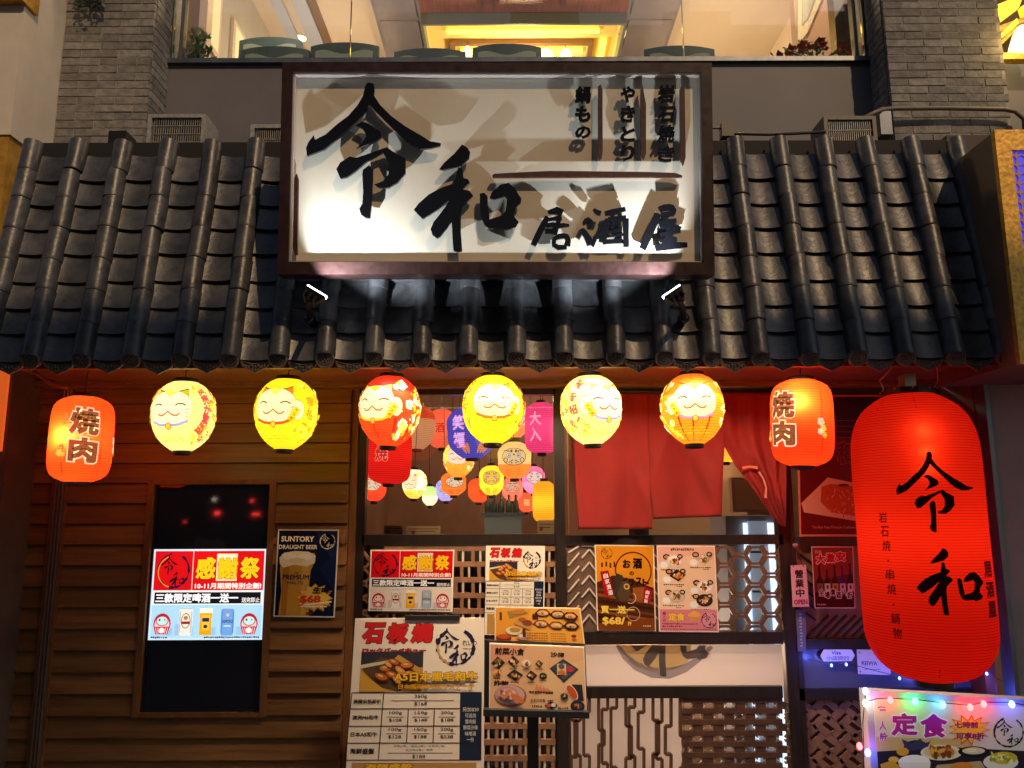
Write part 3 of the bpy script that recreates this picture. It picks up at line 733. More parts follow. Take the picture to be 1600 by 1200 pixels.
def bz(x, y): return (820+x/5.714, 300+y/5.714)
def brush(strokes, k=1.0):
    mb = MB()
    for i, st in enumerate(strokes):
        if isinstance(st, tuple): pts, closed = st[0], True
        else: pts, closed = st, False
        if closed: P = [bz(x, y) for x, y in pts]; vs2, tr = P, tess(P)
        else:
            Q = [(*bz(p[0], p[1]), p[2]/5.714*k*1.42) for p in pts]
            # smooth the brush line
            if len(Q) > 2:
                QQ = [Q[0]]
                for j in range(len(Q)-1):
                    a, b = Q[j], Q[j+1]; QQ += [tuple(a[m]*(1-t)+b[m]*t for m in range(3)) for t in (.34, .67)]
                QQ.append(Q[-1]); Q = QQ
            vs2, tr = stroke2d(Q, 3)
        v, f = extrude(vs2, tr, lambda x, y: sg(x, y, LOFF+i*.0006), .012); mb.add(v, f)
    mb.build("brush_character", M_BLACK, sign)
brush([([(200,165),(290,130),(350,160),(330,205),(215,200)],), [(205,220,34),(150,320,42),(75,475,36)], [(215,245,20),(330,225,34)], [(190,300,28),(270,285,26)], [(250,320,30),(320,295,34),(398,297,16)],
       [(310,240,24),(285,300,36),(262,380,36)], [(180,350,30),(290,345,34)], [(255,420,26),(330,385,36),(392,400,34),(378,480,40)], [(262,420,26),(258,495,34),(375,490,26)]])
brush([[(615,150,14),(640,180,34),(680,190,30)], [(520,290,14),(555,245,44),(590,270,40),(570,330,28)], [(505,330,20),(555,390,44),(590,470,50)], [(590,475,44),(640,400,22),(668,295,10)],
       [(715,190,26),(800,175,40),(900,150,26)], [(790,185,24),(770,250,24)], [(845,180,22),(850,250,24)], [(745,240,36),(715,340,44),(690,450,48)], [(745,245,30),(830,232,28),(905,235,40)], [(900,235,42),(905,360,34),(905,490,36)],
       [(800,250,22),(775,330,18)], [(850,245,20),(838,310,22),(870,322,18)], [(745,358,18),(870,335,16)], [(735,398,16),(880,378,18)], [(695,445,34),(800,438,30),(905,440,26)]])
brush([[(1200,155,36),(1270,130,44),(1335,145,40),(1320,200,30)], [(1215,205,30),(1330,190,34)], [(1190,190,44),(1135,320,54),(1052,505,44)], [(1195,285,22),(1280,262,30),(1355,255,30)], [(1230,320,26),(1300,290,34),(1390,335,36)],
       [(1205,310,16),(1260,298,22)], [(1205,382,22),(1270,370,26),(1390,345,24)], [(1300,300,44),(1285,400,48),(1262,490,52)], [(1205,430,16),(1240,447,26),(1360,420,30)], [(1165,500,34),(1300,478,50),(1452,470,30)]])
def stand(t, x0, y0, x1, y1, b=.045, sh=.10, name="raised_character"):
    v, f = glyphs(t, b); X = [p[0] for p in v]; Y = [p[1] for p in v]; a, bb, c_, d_ = min(X), max(X), min(Y), max(Y)
    P = [(x0+(x-a)/(bb-a)*(x1-x0)+sh*((y-c_)/(d_-c_)-.5)*(y1-y0), y1-(y-c_)/(d_-c_)*(y1-y0)) for x, y, z_ in v]
    v, f = extrude(P, f, lambda x, y: sg(x, y, LOFF), .010); mk(name, v, f, M_BLACK, sign)
for t, xc, ys, hw in (("鍋もの", 911, ((134, 161), (165, 191), (197, 216)), 12.5), ("やきとり", 981, ((134, 160), (165, 191), (197, 221), (226, 252)), 11.5), ("岩石焼き", 1041, ((132, 160), (166, 191), (195, 223), (228, 253)), 13.5)):
    for ch, (a, b) in zip(t, ys): stand(ch, xc-hw, a, xc+hw, b)
def accent(pts): letter([pts], .014, .006, "accent_bar", M_BARBROWN)
accent([(934.5, 135), (938.5, 131.5), (941.5, 140), (941.8, 236), (940, 248), (937, 251), (934.5, 240)])
accent([(1001, 140), (1004, 132), (1007, 150), (1009.5, 163), (1009.5, 240), (1006, 250), (1001.5, 244)])
accent([(1062.5, 139), (1067.5, 129), (1070, 140), (1071.5, 246), (1068, 258), (1063, 249)])
accent([(769, 274), (772, 271.5), (804, 269.5), (860, 267), (920, 267.5), (1010, 268.5), (1055, 270), (1066, 274), (1066, 276.6), (770, 277)])
accent([(459.5, 278), (463.5, 271), (466, 280), (464.5, 396), (461, 399), (457.5, 388)])
MB().slab([p-SN*.1005 for p in (sg(470, 120), sg(465, 400), sg(1085, 400), sg(1083, 120))], -SN*.06).build("back_box", M_BLACKMATT, sign)
for px in (470, 780, 1085):
    a = sg(px, 400)-SN*.10; MB().slab([a+Vector((-.015, 0, .03)), a+Vector((-.015, 0, 0)), a+Vector((.015, 0, 0)), a+Vector((.015, 0, .03))], (0, .16, 0)).build("bracket", M_BLACKMATT, sign)
# ------------------------------------------------------------------ two flood lamps under the sign
M_LED = emis("led_face", (.80, .88, 1.0), 14)
def flood(label, p0, p1, base, inward):
    Y = 2.79; a, b = W(*p0, Y), W(*p1, Y); e = (b-a).normalized(); up = Vector((-e.z, 0, e.x))
    if up.z < 0: up = -up
    nrm = (up*.94+Vector((0, .30, 0))).normalized(); side = e.cross(nrm).normalized()
    c_ = (a+b)/2; hl = (b-a).length/2; t = thing("flood_lamp", label, "flood lamp", W(*base, 3.06), "flood lamps below the signboard")
    hd = .006
    if side.y > 0: side = -side
    k = [c_-e*hl+side*hd, c_-e*hl-side*hd, c_+e*hl-side*hd, c_+e*hl+side*hd]
    MB().slab([p+nrm*.001 for p in k], -nrm*.010).build("lit_face", M_LED, t)
    k2 = [c_+(p-c_)*1.03+side*(.014 if (p-c_).dot(side) > 0 else -.014)-nrm*.0105 for p in k]; k3 = [c_+(p-c_)*.6-nrm*.05 for p in k]
    MB().add(k2+k3, BOXF).build("lamp_body", M_BLACKMATT, t)
    for i in range(3): q = c_-nrm*(.030)+e*hl*(.5*i-.5); MB().slab([q+e*.003+side*.030, q+e*.003-side*.03, q-e*.003-side*.03, q-e*.003+side*.03], -nrm*.022).build("cooling_fin", M_BLACKMATT, t)
    bs = W(*base, 3.06); MB().tube([c_-nrm*.045, (c_-nrm*.06+bs)/2+Vector((0, 0, .015)), bs], [.011, .012, .013], 8).build("arm", M_BLACKMATT, t)
    MB().ball(bs, .024, 12, 8).build("joint", M_BLACK, t, True)
    MB().tube([bs, bs+Vector((0, .06, -.01))], .018, 10).build("mount", M_BLACKMATT, t)
    ld = bpy.data.lights.new("flood_beam", "SPOT"); ld.energy = 34; ld.color = (.80, .91, 1.0); ld.spot_size = R(112); ld.spot_blend = .55; ld.shadow_soft_size = .006
    lo = bpy.data.objects.new("flood_beam", ld); COL.objects.link(lo); lo.location = c_+nrm*.015
    lo.rotation_euler = nrm.to_track_quat('-Z', 'Y').to_euler(); attach(lo, t)
flood("black flood lamp under the left end of the signboard, tilted right", (481, 446), (511, 464), (484, 497), 1)
flood("black flood lamp under the right end of the signboard, tilted left", (1035, 464), (1062, 446), (1068, 497), -1)
# ================================================================== lanterns
def interp(pr, t):
    for (a, b), (c_, d_) in zip(pr, pr[1:]):
        if t <= c_:
            k = (t-a)/(c_-a) if c_ > a else 0; return b+(d_-b)*k
    return pr[-1][1]
def smoothprof(pr):
    o = []
    for i in range(len(pr)-1):
        p0 = pr[max(i-1, 0)]; p1, p2 = pr[i], pr[i+1]; p3 = pr[min(i+2, len(pr)-1)]
        for k in range(6):
            t = k/6; m1 = (p2[1]-p0[1])/(p2[0]-p0[0])*(p2[0]-p1[0]); m2 = (p3[1]-p1[1])/(p3[0]-p1[0])*(p2[0]-p1[0])
            h = (2*t**3-3*t*t+1)*p1[1]+(t**3-2*t*t+t)*m1+(-2*t**3+3*t*t)*p2[1]+(t**3-t*t)*m2
            o.append((p1[0]+(p2[0]-p1[0])*t, h))
    return o+[pr[-1]]
P_CAT = smoothprof([(0, .40), (.05, .60), (.14, .79), (.26, .93), (.40, 1.0), (.54, .99), (.67, .935), (.80, .80), (.91, .585), (1, .31)])
P_CYL = smoothprof([(0, .46), (.03, .66), (.08, .86), (.16, .96), (.30, 1.0), (.70, 1.0), (.84, .96), (.92, .86), (.97, .66), (1, .42)])
P_BIG = smoothprof([(0, .38), (.02, .55), (.06, .78), (.12, .93), (.20, 1.0), (.5, 1.0), (.84, 1.0), (.90, .93), (.95, .78), (.985, .55), (1, .30)])
P_DAR = smoothprof([(0, .36), (.06, .66), (.16, .88), (.30, 1.0), (.5, .97), (.64, .97), (.78, .88), (.92, .60), (1, .36)])
PROFS = dict(cat=P_CAT, cyl=P_CYL, big=P_BIG, dar=P_DAR)
def lantern(name, label, cat_, group, cx_, y0, y1, wpx, Y, prof, base, paint, mt, rings=26, seg=48, bulb=.38, bulboff=(0, 0, 0), rot=0, caps=(.4, .3), hang=None, capcol=None, swirl=None):
    pr = PROFS[prof]; ym = (y0+y1)/2
    top, bot = W(cx_, y0, Y).z, W(cx_, y1, Y).z; c_ = W(cx_, ym, Y); H = top-bot
    aL, aR = math.atan2(W(cx_-wpx/2, ym, Y).x, Y), math.atan2(W(cx_+wpx/2, ym, Y).x, Y)   # tangents at both sides
    ac, ah = (aL+aR)/2, (aR-aL)/2; Rr = Y/math.cos(ac)*math.sin(ah); c_.x = Y*math.tan(ac); Hp, Rp = y1-y0, wpx/2
    phi = math.atan2(-c_.x, c_.y)
    t = thing(name, label, cat_, (c_.x, Y, bot), group)
    def P(ang, f, off=0.0, pleat=0):
        r = Rr*interp(pr, min(1, max(0, f)))*(1-pleat)+off
        return Vector((c_.x+r*math.sin(ang+phi), Y-r*math.cos(ang+phi), top-H*f))
    v, fcs, cols = [], [], []; n = rings*2
    bc = [lin(x) for x in base] if isinstance(base, list) else lin(base)
    for j in range(n+1):
        for k in range(seg): v.append(P(2*math.pi*k/seg, j/n, 0, .010*(j % 2)))
    for j in range(n):
        for k in range(seg):
            fcs.append((j*seg+k, (j+1)*seg+k, (j+1)*seg+(k+1) % seg, j*seg+(k+1) % seg))
            cols.append(bc if not isinstance(base, list) else bc[0 if j/n < swirl else 1])
    paper = mk("paper_shade", v, fcs, mt, t, True, cols)
    if paint:
        off0 = .0012*max(1, Rr/.2)
        p = Print(lambda x, y, L: P((x+rot)/Rp, y/Hp, off0+.00035*L), maxedge=Rp*.16); paint(p, Rp, Hp); p.build("print", {M_CAT: M_CATPRINT, M_RED: M_REDPRINT, M_DIM: M_DIMPRINT, M_BIG: M_BIGPRINT}.get(mt, mt), t)
    capm = capcol or M_BLACKMATT
    for nm, f, q, hh in (("top_ring", 0, caps[0], .014), ("bottom_ring", 1, caps[1], -.014)):
        z = top-H*f; r = Rr*q; s_ = 1 if hh > 0 else -1; h_ = abs(hh)*max(1, Rr/.15)
        mb = MB(); mb.lathe([(r*.86, -.001*s_), (r, -.004*s_), (r, h_*s_), (r*.90, (h_+.003)*s_), (r*.86, h_*s_*.9), (r*.86, .002*s_)], (c_.x, Y, z), n=28); mb.build(nm, capm, t, False)
    if bulb:
        ld = bpy.data.lights.new("bulb", "POINT"); ld.energy = bulb; ld.color = (1, .82, .55); ld.shadow_soft_size = .02
        lo = bpy.data.objects.new("bulb", ld); COL.objects.link(lo); lo.location = Vector((c_.x, Y, (top+bot)/2))+Vector(bulboff); attach(lo, t)
    if hang: MB().tube([(c_.x-.004, Y, top+.01), (c_.x+.003, Y, hang)], .0022, 6).build("hanging_wire", M_WIRE, t)
    rt_ = random.Random(int(cx_)); t.rotation_euler = (rt_.uniform(-.02, .02), rt_.uniform(-.035, .035), 0) if Rr < .2 else (0, 0, 0)
    return t, P, c_
DK = (.05, .02, .01)
def flowers(p, pts, cols, seed, r=3.2):
    rn_ = random.Random(seed)
    for x, y in pts:
        c_ = rn_.choice(cols); q = r*rn_.uniform(.6, 1.15)
        for k in range(5): p.ell(x+q*.62*math.cos(1.256*k+seed), y+q*.62*math.sin(1.256*k+seed), q*.48, q*.48, c_, n=8)
        p.ell(x, y, q*.3, q*.3, (1, .75, .1), n=6)
def cat_paint(dx, side, ear, body, collar, text, tcol, patch, deco, belly=(.8, .5, .05), facec=(1, .93, .56), koban="千万両", stripes=None, paw=True, tside=None):
    tside = tside or side
    def f(p, Rp, Hp):
        k = Rp/48.0; sy = Hp/106.0
        X = lambda x: dx+x*k
        Yy = lambda y: y*sy
        if stripes:
            for a in stripes: p.line([(a*k*1.0, Yy(67)), (a*k*.9, Yy(85)), (a*k*.8, Yy(103))], 3.2*k, (.75, .01, .005)); p.line([(a*k, Yy(2)), (a*k, Yy(10))], 2.4*k, (.75, .01, .005))
        # belly and coins
        if body: p.poly([(X(-33), Yy(64)), (X(-15), Yy(71)), (X(0), Yy(72)), (X(15), Yy(71)), (X(33), Yy(64)), (X(34), Yy(84)), (X(24), Yy(100)), (X(0), Yy(104)), (X(-24), Yy(100)), (X(-34), Yy(84))], body)
        for i in range(9):
            a = X(-26+6.5*i); p.line([(a-6*k, Yy(92+3*(i % 2))), (a-3*k, Yy(84+4*(i % 3))), (a+3*k, Yy(84+4*(i % 3))), (a+6*k, Yy(92+3*(i % 2)))], 1.2*k, [q*.75 for q in belly])
        # ears
        for s in (-1, 1): 
            p.poly([(X(31*s), Yy(14)), (X(9*s), Yy(20)), (X(28*s), Yy(37))], DK); p.poly([(X(30*s), Yy(16)), (X(11*s), Yy(20.8)), (X(27.5*s), Yy(35))], ear)
        # face
        E = []
        for q in range(28):
            a = 2*math.pi*q/28; ex = 34*math.copysign(abs(math.cos(a))**.8, math.cos(a)); ey = 26*math.copysign(abs(math.sin(a))**.8, math.sin(a)); E.append((ex, 45+ey))
        p.poly([(X(x*1.02), Yy(45+(y-45)*1.03)) for x, y in E], (.35, .2, .05)); p.poly([(X(x), Yy(y)) for x, y in E], facec)
        p.poly([(X(-13), Yy(20.5)), (X(-5), Yy(25)), (X(0), Yy(29)), (X(5), Yy(25)), (X(13), Yy(20.5)), (X(0), Yy(19))], patch)
        for s in (-1, 1):
            p.line([(X(s*18-7.5), Yy(41.5)), (X(s*18-3), Yy(39)), (X(s*18+3), Yy(39)), (X(s*18+7.5), Yy(41.5))], 2.1*k, DK)
            for j, (dy, l) in enumerate(((-1, 8), (3, 7), (7, 6))): p.line([(X(s*24), Yy(49+dy)), (X(s*(24+l)), Yy(48+dy*1.6))], 1.1*k, (.25, .15, .06))
        p.line([(X(-17), Yy(53)), (X(-13), Yy(56.6)), (X(-7), Yy(56)), (X(0), Yy(50.5)), (X(7), Yy(56)), (X(13), Yy(56.6)), (X(17), Yy(53))], 2.3*k, (.30, .05, .01))
        # collar and bell
        p.line([(X(-30), Yy(64)), (X(-16), Yy(69.5)), (X(0), Yy(71)), (X(16), Yy(69.5)), (X(30), Yy(64))], 4*k, collar)
        p.ell(X(0), Yy(72), 5*k, 5*k*sy, (.5, .08, .01)); p.ell(X(0), Yy(72), 3.6*k, 3.6*k*sy, (1, .7, .05))
        # raised paw and gold plaque
        if paw:
            s = side
            p.ell(X(38*s), Yy(50), 9.5*k, 15*k, (.35, .2, .05)); p.ell(X(38*s), Yy(50), 8.6*k, 14*k, facec)
            p.ell(X(34*s), Yy(41), 8*k, 5.6*k, (.35, .2, .05)); p.ell(X(34*s), Yy(41), 7.2*k, 4.9*k, facec)
            for j in range(3): p.line([(X(34*s-4+4*j), Yy(41)), (X(34*s-4+4*j), Yy(45))], .8*k, (.4, .25, .1))
            p.rrect(X(31*s), Yy(57), 10*k, 22*k, (.4, .2, .02), 32*s); p.rrect(X(31*s), Yy(57), 8.8*k, 20.5*k, (1, .68, .02), 32*s)
            for j, ch in enumerate(koban):
                xx, yy = X(31*s)-(j-1)*3.4*k*s, Yy(57)+(j-1)*5.8*k; p.T(ch, xx-2.7*k, yy-2.6*k, xx+2.7*k, yy+2.6*k, (.12, .05, .01), .03, rot=32*s)
        # lettering round the side and flowers
        if text:
            n = len(text)
            for j, ch in enumerate(text):
                u = (j-(n-1)/2)/max(1, (n-1)/2); xx = X(tside*(60-9*u*u)); yy = Yy(45+30*u); q = 7.6*k
                p.T(ch, xx-q, yy-q, xx+q, yy+q, tcol, .045, rot=tside*u*30)
        rn_ = random.Random(int(dx*7)+len(text or ''))
        pts = [(X(side*rn_.uniform(66, 92)), Yy(rn_.uniform(16, 88))) for i in range(34)]+[(X(side*rn_.uniform(36, 62)), Yy(rn_.uniform(72, 96))) for i in range(14)]+[(X(side*rn_.uniform(36, 52)), Yy(rn_.uniform(10, 22))) for i in range(5)]+[(X(-side*rn_.uniform(42, 64)), Yy(rn_.uniform(14, 86))) for i in range(12)]
        flowers(p, pts, deco, int(dx)+3, 4.2*k)
        for i in range(40): x, y = X(side*rn_.uniform(44, 90)*(1 if i % 3 else -.9)), Yy(rn_.uniform(12, 97)); p.rrect(x, y, 3.4*k, 2.4*k, rn_.choice(deco), rn_.uniform(0, 90))
    return f
def yaki_paint(dx, side=0):
    def f(p, Rp, Hp):
        k = Rp/52.0; s = Hp/135.0
        for a in (-74, -30, 34, 66): 
            p.line([(a*k, 1*s), (a*k*1.0, 12*s)], 1.6*k, (.35, .003, .001)); p.line([(a*k, 108*s), (a*k, 122*s), (a*k, 133*s)], 1.8*k, (.35, .003, .001))
        p.line([(34*k, 12*s), (34*k, 60*s), (34*k, 108*s)], 1.3*k, (.42, .004, .001))
        p.line([(-74*k, 12*s), (-74*k, 108*s)], 1.3*k, (.42, .004, .001))
        for b, c_ in ((.115, (1, .86, .55)), (.055, (.055, .014, .006))):
            d = (b-.055)*34*k
            p.T("焼", dx-24*k-d, 22*s-d, dx+24*k+d, 64*s+d, c_, b, sh=-.06, rot=4); p.T("肉", dx-22*k-d, 68*s-d, dx+24*k+d, 106*s+d, c_, b, sh=-.06, rot=4)
        p.TV("炭火", dx-34*k, 30*s, dx-27*k, 50*s, (.9, .25, .08), .03)
        flowers(p, [(dx-34*k, 84*s), (dx-37*k, 92*s), (dx-30*k, 94*s), (dx+70*k, 80*s), (dx+66*k, 70*s), (dx+72*k, 90*s), (dx+64*k, 85*s)], [(1, .5, .05), (1, .25, .06), (.7, .6, .45), (.9, .65, .1)], 4, 6.5*k)
    return f
def daruma_paint(dx, body, brow=(.10, .05, .03), facec=(1, .92, .62), txt=None):
    def f(p, Rp, Hp):
        k = Rp/40.0; s = Hp/80.0
        p.ell(dx, 34*s, 31*k, 19*s, (.12, .06, .03)); p.ell(dx, 34*s, 29*k, 17.5*s, facec)
        for q in (-1, 1):
            for j in range(4): p.line([(dx+q*(5+5*j)*k, (25-j*1.3)*s), (dx+q*(8+5*j)*k, (21-j*.4)*s)], 2.4*k, brow)
            p.ell(dx+q*12*k, 31*s, 5*k, 5*s, (.20, .10, .05)); p.ell(dx+q*12*k, 31*s, 3.6*k, 3.8*s, (1, .98, .9)); p.ell(dx+q*11.5*k, 31.5*s, 1.8*k, 2.2*s, (.02, .01, .01), n=8)
            p.ring(dx+q*20*k, 41*s, 5*k, 1.7*k, brow, n=16)
            p.line([(dx+q*2*k, 41*s), (dx+q*8*k, 44*s), (dx+q*13*k, 47*s)], 1.8*k, brow)
            for j in range(3): p.line([(dx+q*(8+7*j)*k, 60*s), (dx+q*(10+6.5*j)*k, 68*s), (dx+q*(9+5*j)*k, 75*s)], 2.4*k, body)
        if txt: p.TV(txt, dx-5*k, 54*s, dx+5*k, 54*s+9*s*len(txt), (1, .8, .2), .03)
    return f
def word_paint(dx, t, col, b=.05, edge=None, sc=1.0):
    def f(p, Rp, Hp):
        h = min(Hp*.66/len(t), Rp*.95)*sc; y = Hp/2-h*len(t)/2
        for j, ch in enumerate(t):
            if edge: p.T(ch, dx-h*.44, y+h*j+h*.02, dx+h*.44, y+h*j+h*.98, edge, b+.05)
            p.T(ch, dx-h*.40, y+h*j+h*.06, dx+h*.40, y+h*j+h*.94, col, b)
    return f
YEL = (1.0, .80, .012); CRM = (1.0, .86, .36); RED = (.80, .012, .006); ORG = (1.0, .20, .008)
FL1 = [(1, .35, .02), (.9, .06, .03), (1, .75, .1), (.45, .55, .2)]; FL2 = [(1, .95, .7), (1, .75, .08), (1, .5, .03)]
HZ = zs
GL = "lit paper lanterns hanging in a row under the eaves"
YL = 3.36
lantern("paper_lantern", "red cylinder lantern with dark characters at the left end, near the corner post", "lantern", GL, 126, 621, 753, 103, YL, "cyl", (.95, .045, .008), yaki_paint(3), M_RED, bulb=2.3, bulboff=(-.006, -.088, .005), caps=(.46, .40), hang=HZ)
lantern("paper_lantern", "cream white lucky cat lantern with blue collar, hanging over the screen on the timber wall", "lantern", GL, 287, 598, 705, 103, YL, "cat", CRM, cat_paint(-25, 1, (.75, .70, .02), None, (.20, .26, .62), "商売が繁昌", (.80, .02, .06), (.85, .75, .05), FL1, (.75, .6, .05), (1, .97, .66), paw=False), M_CAT, caps=(.40, .27), hang=HZ)
lantern("paper_lantern", "yellow lucky cat lantern with raised paw and red collar over the timber wall", "lantern", GL, 446, 594, 702, 99, YL, "cat", YEL, cat_paint(-21, 1, (.95, .24, .01), None, (.8, .03, .01), "来福招き", (1, .25, .02), (1, .78, .05), [(1, .55, .02), (.95, .3, .02), (.75, .7, .1)], (.85, .55, .01)), M_CAT, caps=(.40, .28), hang=HZ)
lantern("paper_lantern", "red lucky cat lantern with white and yellow blossoms in front of the shop window", "lantern", GL, 607, 590, 697, 96, YL, "cat", [RED, (.95, .075, .006)], cat_paint(-28, 1, (1, .72, .02), None, (1, .55, .02), "招き猫", (1, .93, .75), (1, .5, .02), FL2, (.8, .03, .01), stripes=(-30, 10, 44)), M_CAT, swirl=.22, caps=(.40, .28), hang=HZ)
lantern("paper_lantern", "yellow lucky cat lantern facing straight out in front of the shop window", "lantern", GL, 769.5, 589, 693, 95, YL, "cat", YEL, cat_paint(3, 1, (.95, .25, .01), None, (.85, .10, .01), "千客万来", (.75, .12, .01), (1, .78, .05), [(.95, .3, .02), (.8, .08, .02), (.55, .5, .1), (1, .55, .03)], (.85, .55, .01), tside=-1), M_CAT, caps=(.40, .30), hang=HZ)
lantern("paper_lantern", "cream white lucky cat lantern turned right with red lettering, left of the door curtain", "lantern", GL, 925, 589, 694, 96, YL, "cat", CRM, cat_paint(30, -1, (.85, .72, .02), None, (.26, .26, .72), "福を招く", (.80, .02, .05), (.95, .8, .05), FL1+[(1, .8, .1)], (.75, .6, .05), (1, .98, .75)), M_CAT, caps=(.40, .28), hang=HZ)
lantern("paper_lantern", "orange lucky cat lantern with a violet collar in front of the red door curtain", "lantern", GL, 1083, 587, 694, 99, YL, "cat", [ORG, (1.0, .40, .01)], cat_paint(4, -1, (1, .22, .01), None, (.45, .22, .45), "", DK, (1, .5, .02), FL2, (1, .6, .02), stripes=(-24, 0, 28)), M_CAT, swirl=.30, caps=(.40, .30), hang=HZ)
lantern("paper_lantern", "red cylinder lantern with dark characters, between the door curtain and steak poster", "lantern", GL, 1251, 595, 728, 100, YL, "cyl", (.95, .045, .008), yaki_paint(-33), M_RED, bulb=2.0, bulboff=(-.045, -.088, .080), caps=(.42, .38), hang=HZ)
def big_paint(p, Rp, Hp):
    A = lambda d: Rp*math.asin(max(-.985, min(.985, d/Rp)))
    def put(polys, x0, y0, x1, y1): p.polys([[(A(x), y-617) for x, y in q] for q in fitpolys(polys, x0, y0, x1, y1)], (.006, .003, .003))
    put(REI, -31, 716, 82, 836); put(WA, -13, 858, 83, 954)
    for i, ch in enumerate("岩石焼・串焼・鍋物"):
        y = 806-617+21.3*i; x = -55+i*1.0
        if ch == '・': p.ell(A(x), y+9, 1.6, 1.6, (.03, .008, .006), n=8)
        else: p.T(ch, A(x)-7.5, y, A(x)+7.5, y+16, (.03, .008, .006), .015, sh=.1)
    for i, ch in enumerate("居酒屋"): p.T(ch, A(93)-14, 878-617+29*i, A(93)+14, 878-617+29*i+24, (.10, .015, .02), .05)
    for a in (-70, 12, 95): p.line([(a, 2), (a, 15), (a*.99, 30)], 1.6, (.4, .003, .001)); p.line([(a, 415), (a, 430), (a, 443)], 1.6, (.4, .003, .001))
bt, bP, bc_ = lantern("giant_paper_lantern", "giant red cylinder lantern with black brush characters hanging at the right end of the front", "lantern", None, 1443, 617, 1062, 209, 3.28, "big", (.88, .012, .006), big_paint, M_BIG, rings=80, seg=72, bulb=.25, bulboff=(-.060, -.195, .40), caps=(.40, .30))
mb = MB(); zt = W(1418, 617, 3.28).z
ld = bpy.data.lights.new("bulb", "POINT"); ld.energy = 1.5; ld.color = (1, .72, .42); ld.shadow_soft_size = .05
lo = bpy.data.objects.new("bulb", ld); COL.objects.link(lo); lo.location = (bc_.x-.02, 3.26, bc_.z); attach(lo, bt)
for dz2, e2 in ((.34, .17), (.27, .10)):
    ld = bpy.data.lights.new('bulb', 'POINT'); ld.energy = e2; ld.color = (1, .8, .45); ld.shadow_soft_size = .02
    lo = bpy.data.objects.new('bulb', ld); COL.objects.link(lo); lo.location = (bc_.x-.065, 3.28-.215, bc_.z+dz2); attach(lo, bt)
for k in range(10):
    q = 2*math.pi*k/10; mb.ball((bc_.x+.112*math.cos(q), 3.28+.112*math.sin(q), zt+.018), .0045, 6, 4)
mb.build("rivet", M_METAL, bt)
for s in (-1, 1): MB().tube([(bc_.x+s*.105, 3.28, zt+.02), (bc_.x+s*.125, 3.27, zt+.06), (bc_.x+s*.10, 3.22, zt+.10), (bc_.x+s*.07, 3.2, zs)], .0028, 6).build("hanging_wire", M_METAL, bt)
MB().box(bc_.x-.03, bc_.x+.015, 3.24, 3.30, zt+.03, zt+.085).build("hook_plate", M_METAL, bt)
MB().box(bc_.x-.02, bc_.x+.06, 3.24, 3.31, W(1450, 1082, 3.28).z, W(1450, 1064, 3.28).z).build("lower_fitting", M_BLACKMATT, bt)
# cable feeding the left lantern
fc = MB().tube([W(50, 576, 3.30), W(60, 586, 3.32), W(78, 598, 3.34), W(97, 604, 3.35), W(107, 606, 3.36)], [.008, .009, .009, .0085, .007], 8)
fc.tube([W(106, 606, 3.36), W(112, 612, 3.36), W(113, 620, 3.36)], .0025, 6); prop(fc.build("feed_cable", M_CABLE, None, True), "thick orange cable looping down from the eaves to the left red lantern", "cable")
# ================================================================== shop window, door and right side panel
YD = 3.84
def pxprint(Y, step=.0005, base=.0008): return Print(lambda x, y, L: W(x, y, Y)-Vector((0, base+step*L, 0)))
def filmmat(name, trans=.75):
    m, t, b = node_mat(name); N = t.nodes; Lk = t.links; a = N.new("ShaderNodeAttribute"); a.attribute_name = "Col"
    out = [n for n in N if n.type == 'OUTPUT_MATERIAL'][0]; tr = N.new("ShaderNodeBsdfTranslucent"); mx = N.new("ShaderNodeMixShader"); mx.inputs[0].default_value = trans
    b.inputs["Roughness"].default_value = .35
    Lk.new(a.outputs["Color"], b.inputs["Base Color"]); Lk.new(a.outputs["Color"], tr.inputs[0])
    Lk.new(b.outputs[0], mx.inputs[1]); Lk.new(tr.outputs[0], mx.inputs[2]); Lk.new(mx.outputs[0], out.inputs[0]); return m
M_FILM = filmmat("frosted_window_film")
def frame_bars(t, bars, depth=.06, Y=YD):
    for b in bars: bar("frame_bar", M_FRAME, *b, Y, depth, t)
win = thing("shop_window", "tall dark framed shop window with lantern display, between timber wall and door", "window", (-.15, YD, 0))
frame_bars(win, [(552, 603, 566, 1290), (566, 603, 868, 616.5), (566, 835, 868, 851), (566, 985, 868, 1001)])
bar("side_jamb", M_WOODTRIM, 541, 600, 551.5, 1290, YD-.02, .08, win)
bar("pane", M_GLASS, 566.3, 617, 867.7, 834.7, YD+.028, .006, win)
bar("pane", M_GLASS, 566.3, 851.3, 867.7, 984.7, YD+.050, .006, win)
bar("pane", M_GLASS, 566.3, 1001.3, 867.7, 1290, YD+.050, .006, win)
door = thing("sliding_door", "dark framed sliding door with wooden lattice panels behind the red curtain", "door", (.9, YD, 0))
frame_bars(door, [(868.5, 603, 885, 1290), (1223.5, 603, 1241, 1290), (885, 603, 1223.5, 614), (885, 836, 1223.5, 851), (885, 988, 1223.5, 1007), (885, 1073, 1223.5, 1091)])
bar("pane", M_GLASS, 885.3, 614.3, 1223, 835.7, YD+.03, .006, door)
bar("pane", M_GLASS, 885.3, 851.3, 1223, 987.7, YD+.050, .006, door)
bar("pane", M_GLASS, 885.3, 1091.3, 1223, 1290, YD+.050, .006, door)
sidep = thing("shopfront_bay", "dark framed fixed side panel with posters, behind the giant red lantern", "panel", (2.0, YD, 0))
frame_bars(sidep, [(1241.5, 603, 1249, 1290), (1249, 603, 1520, 617), (1249, 838, 1520, 853), (1249, 998, 1520, 1014), (1249, 1076, 1520, 1094), (1370, 853, 1384, 998)])
bar("panel_board", M_LATTICEDARK, 1249, 617, 1520, 838, YD+.02, .02, sidep)
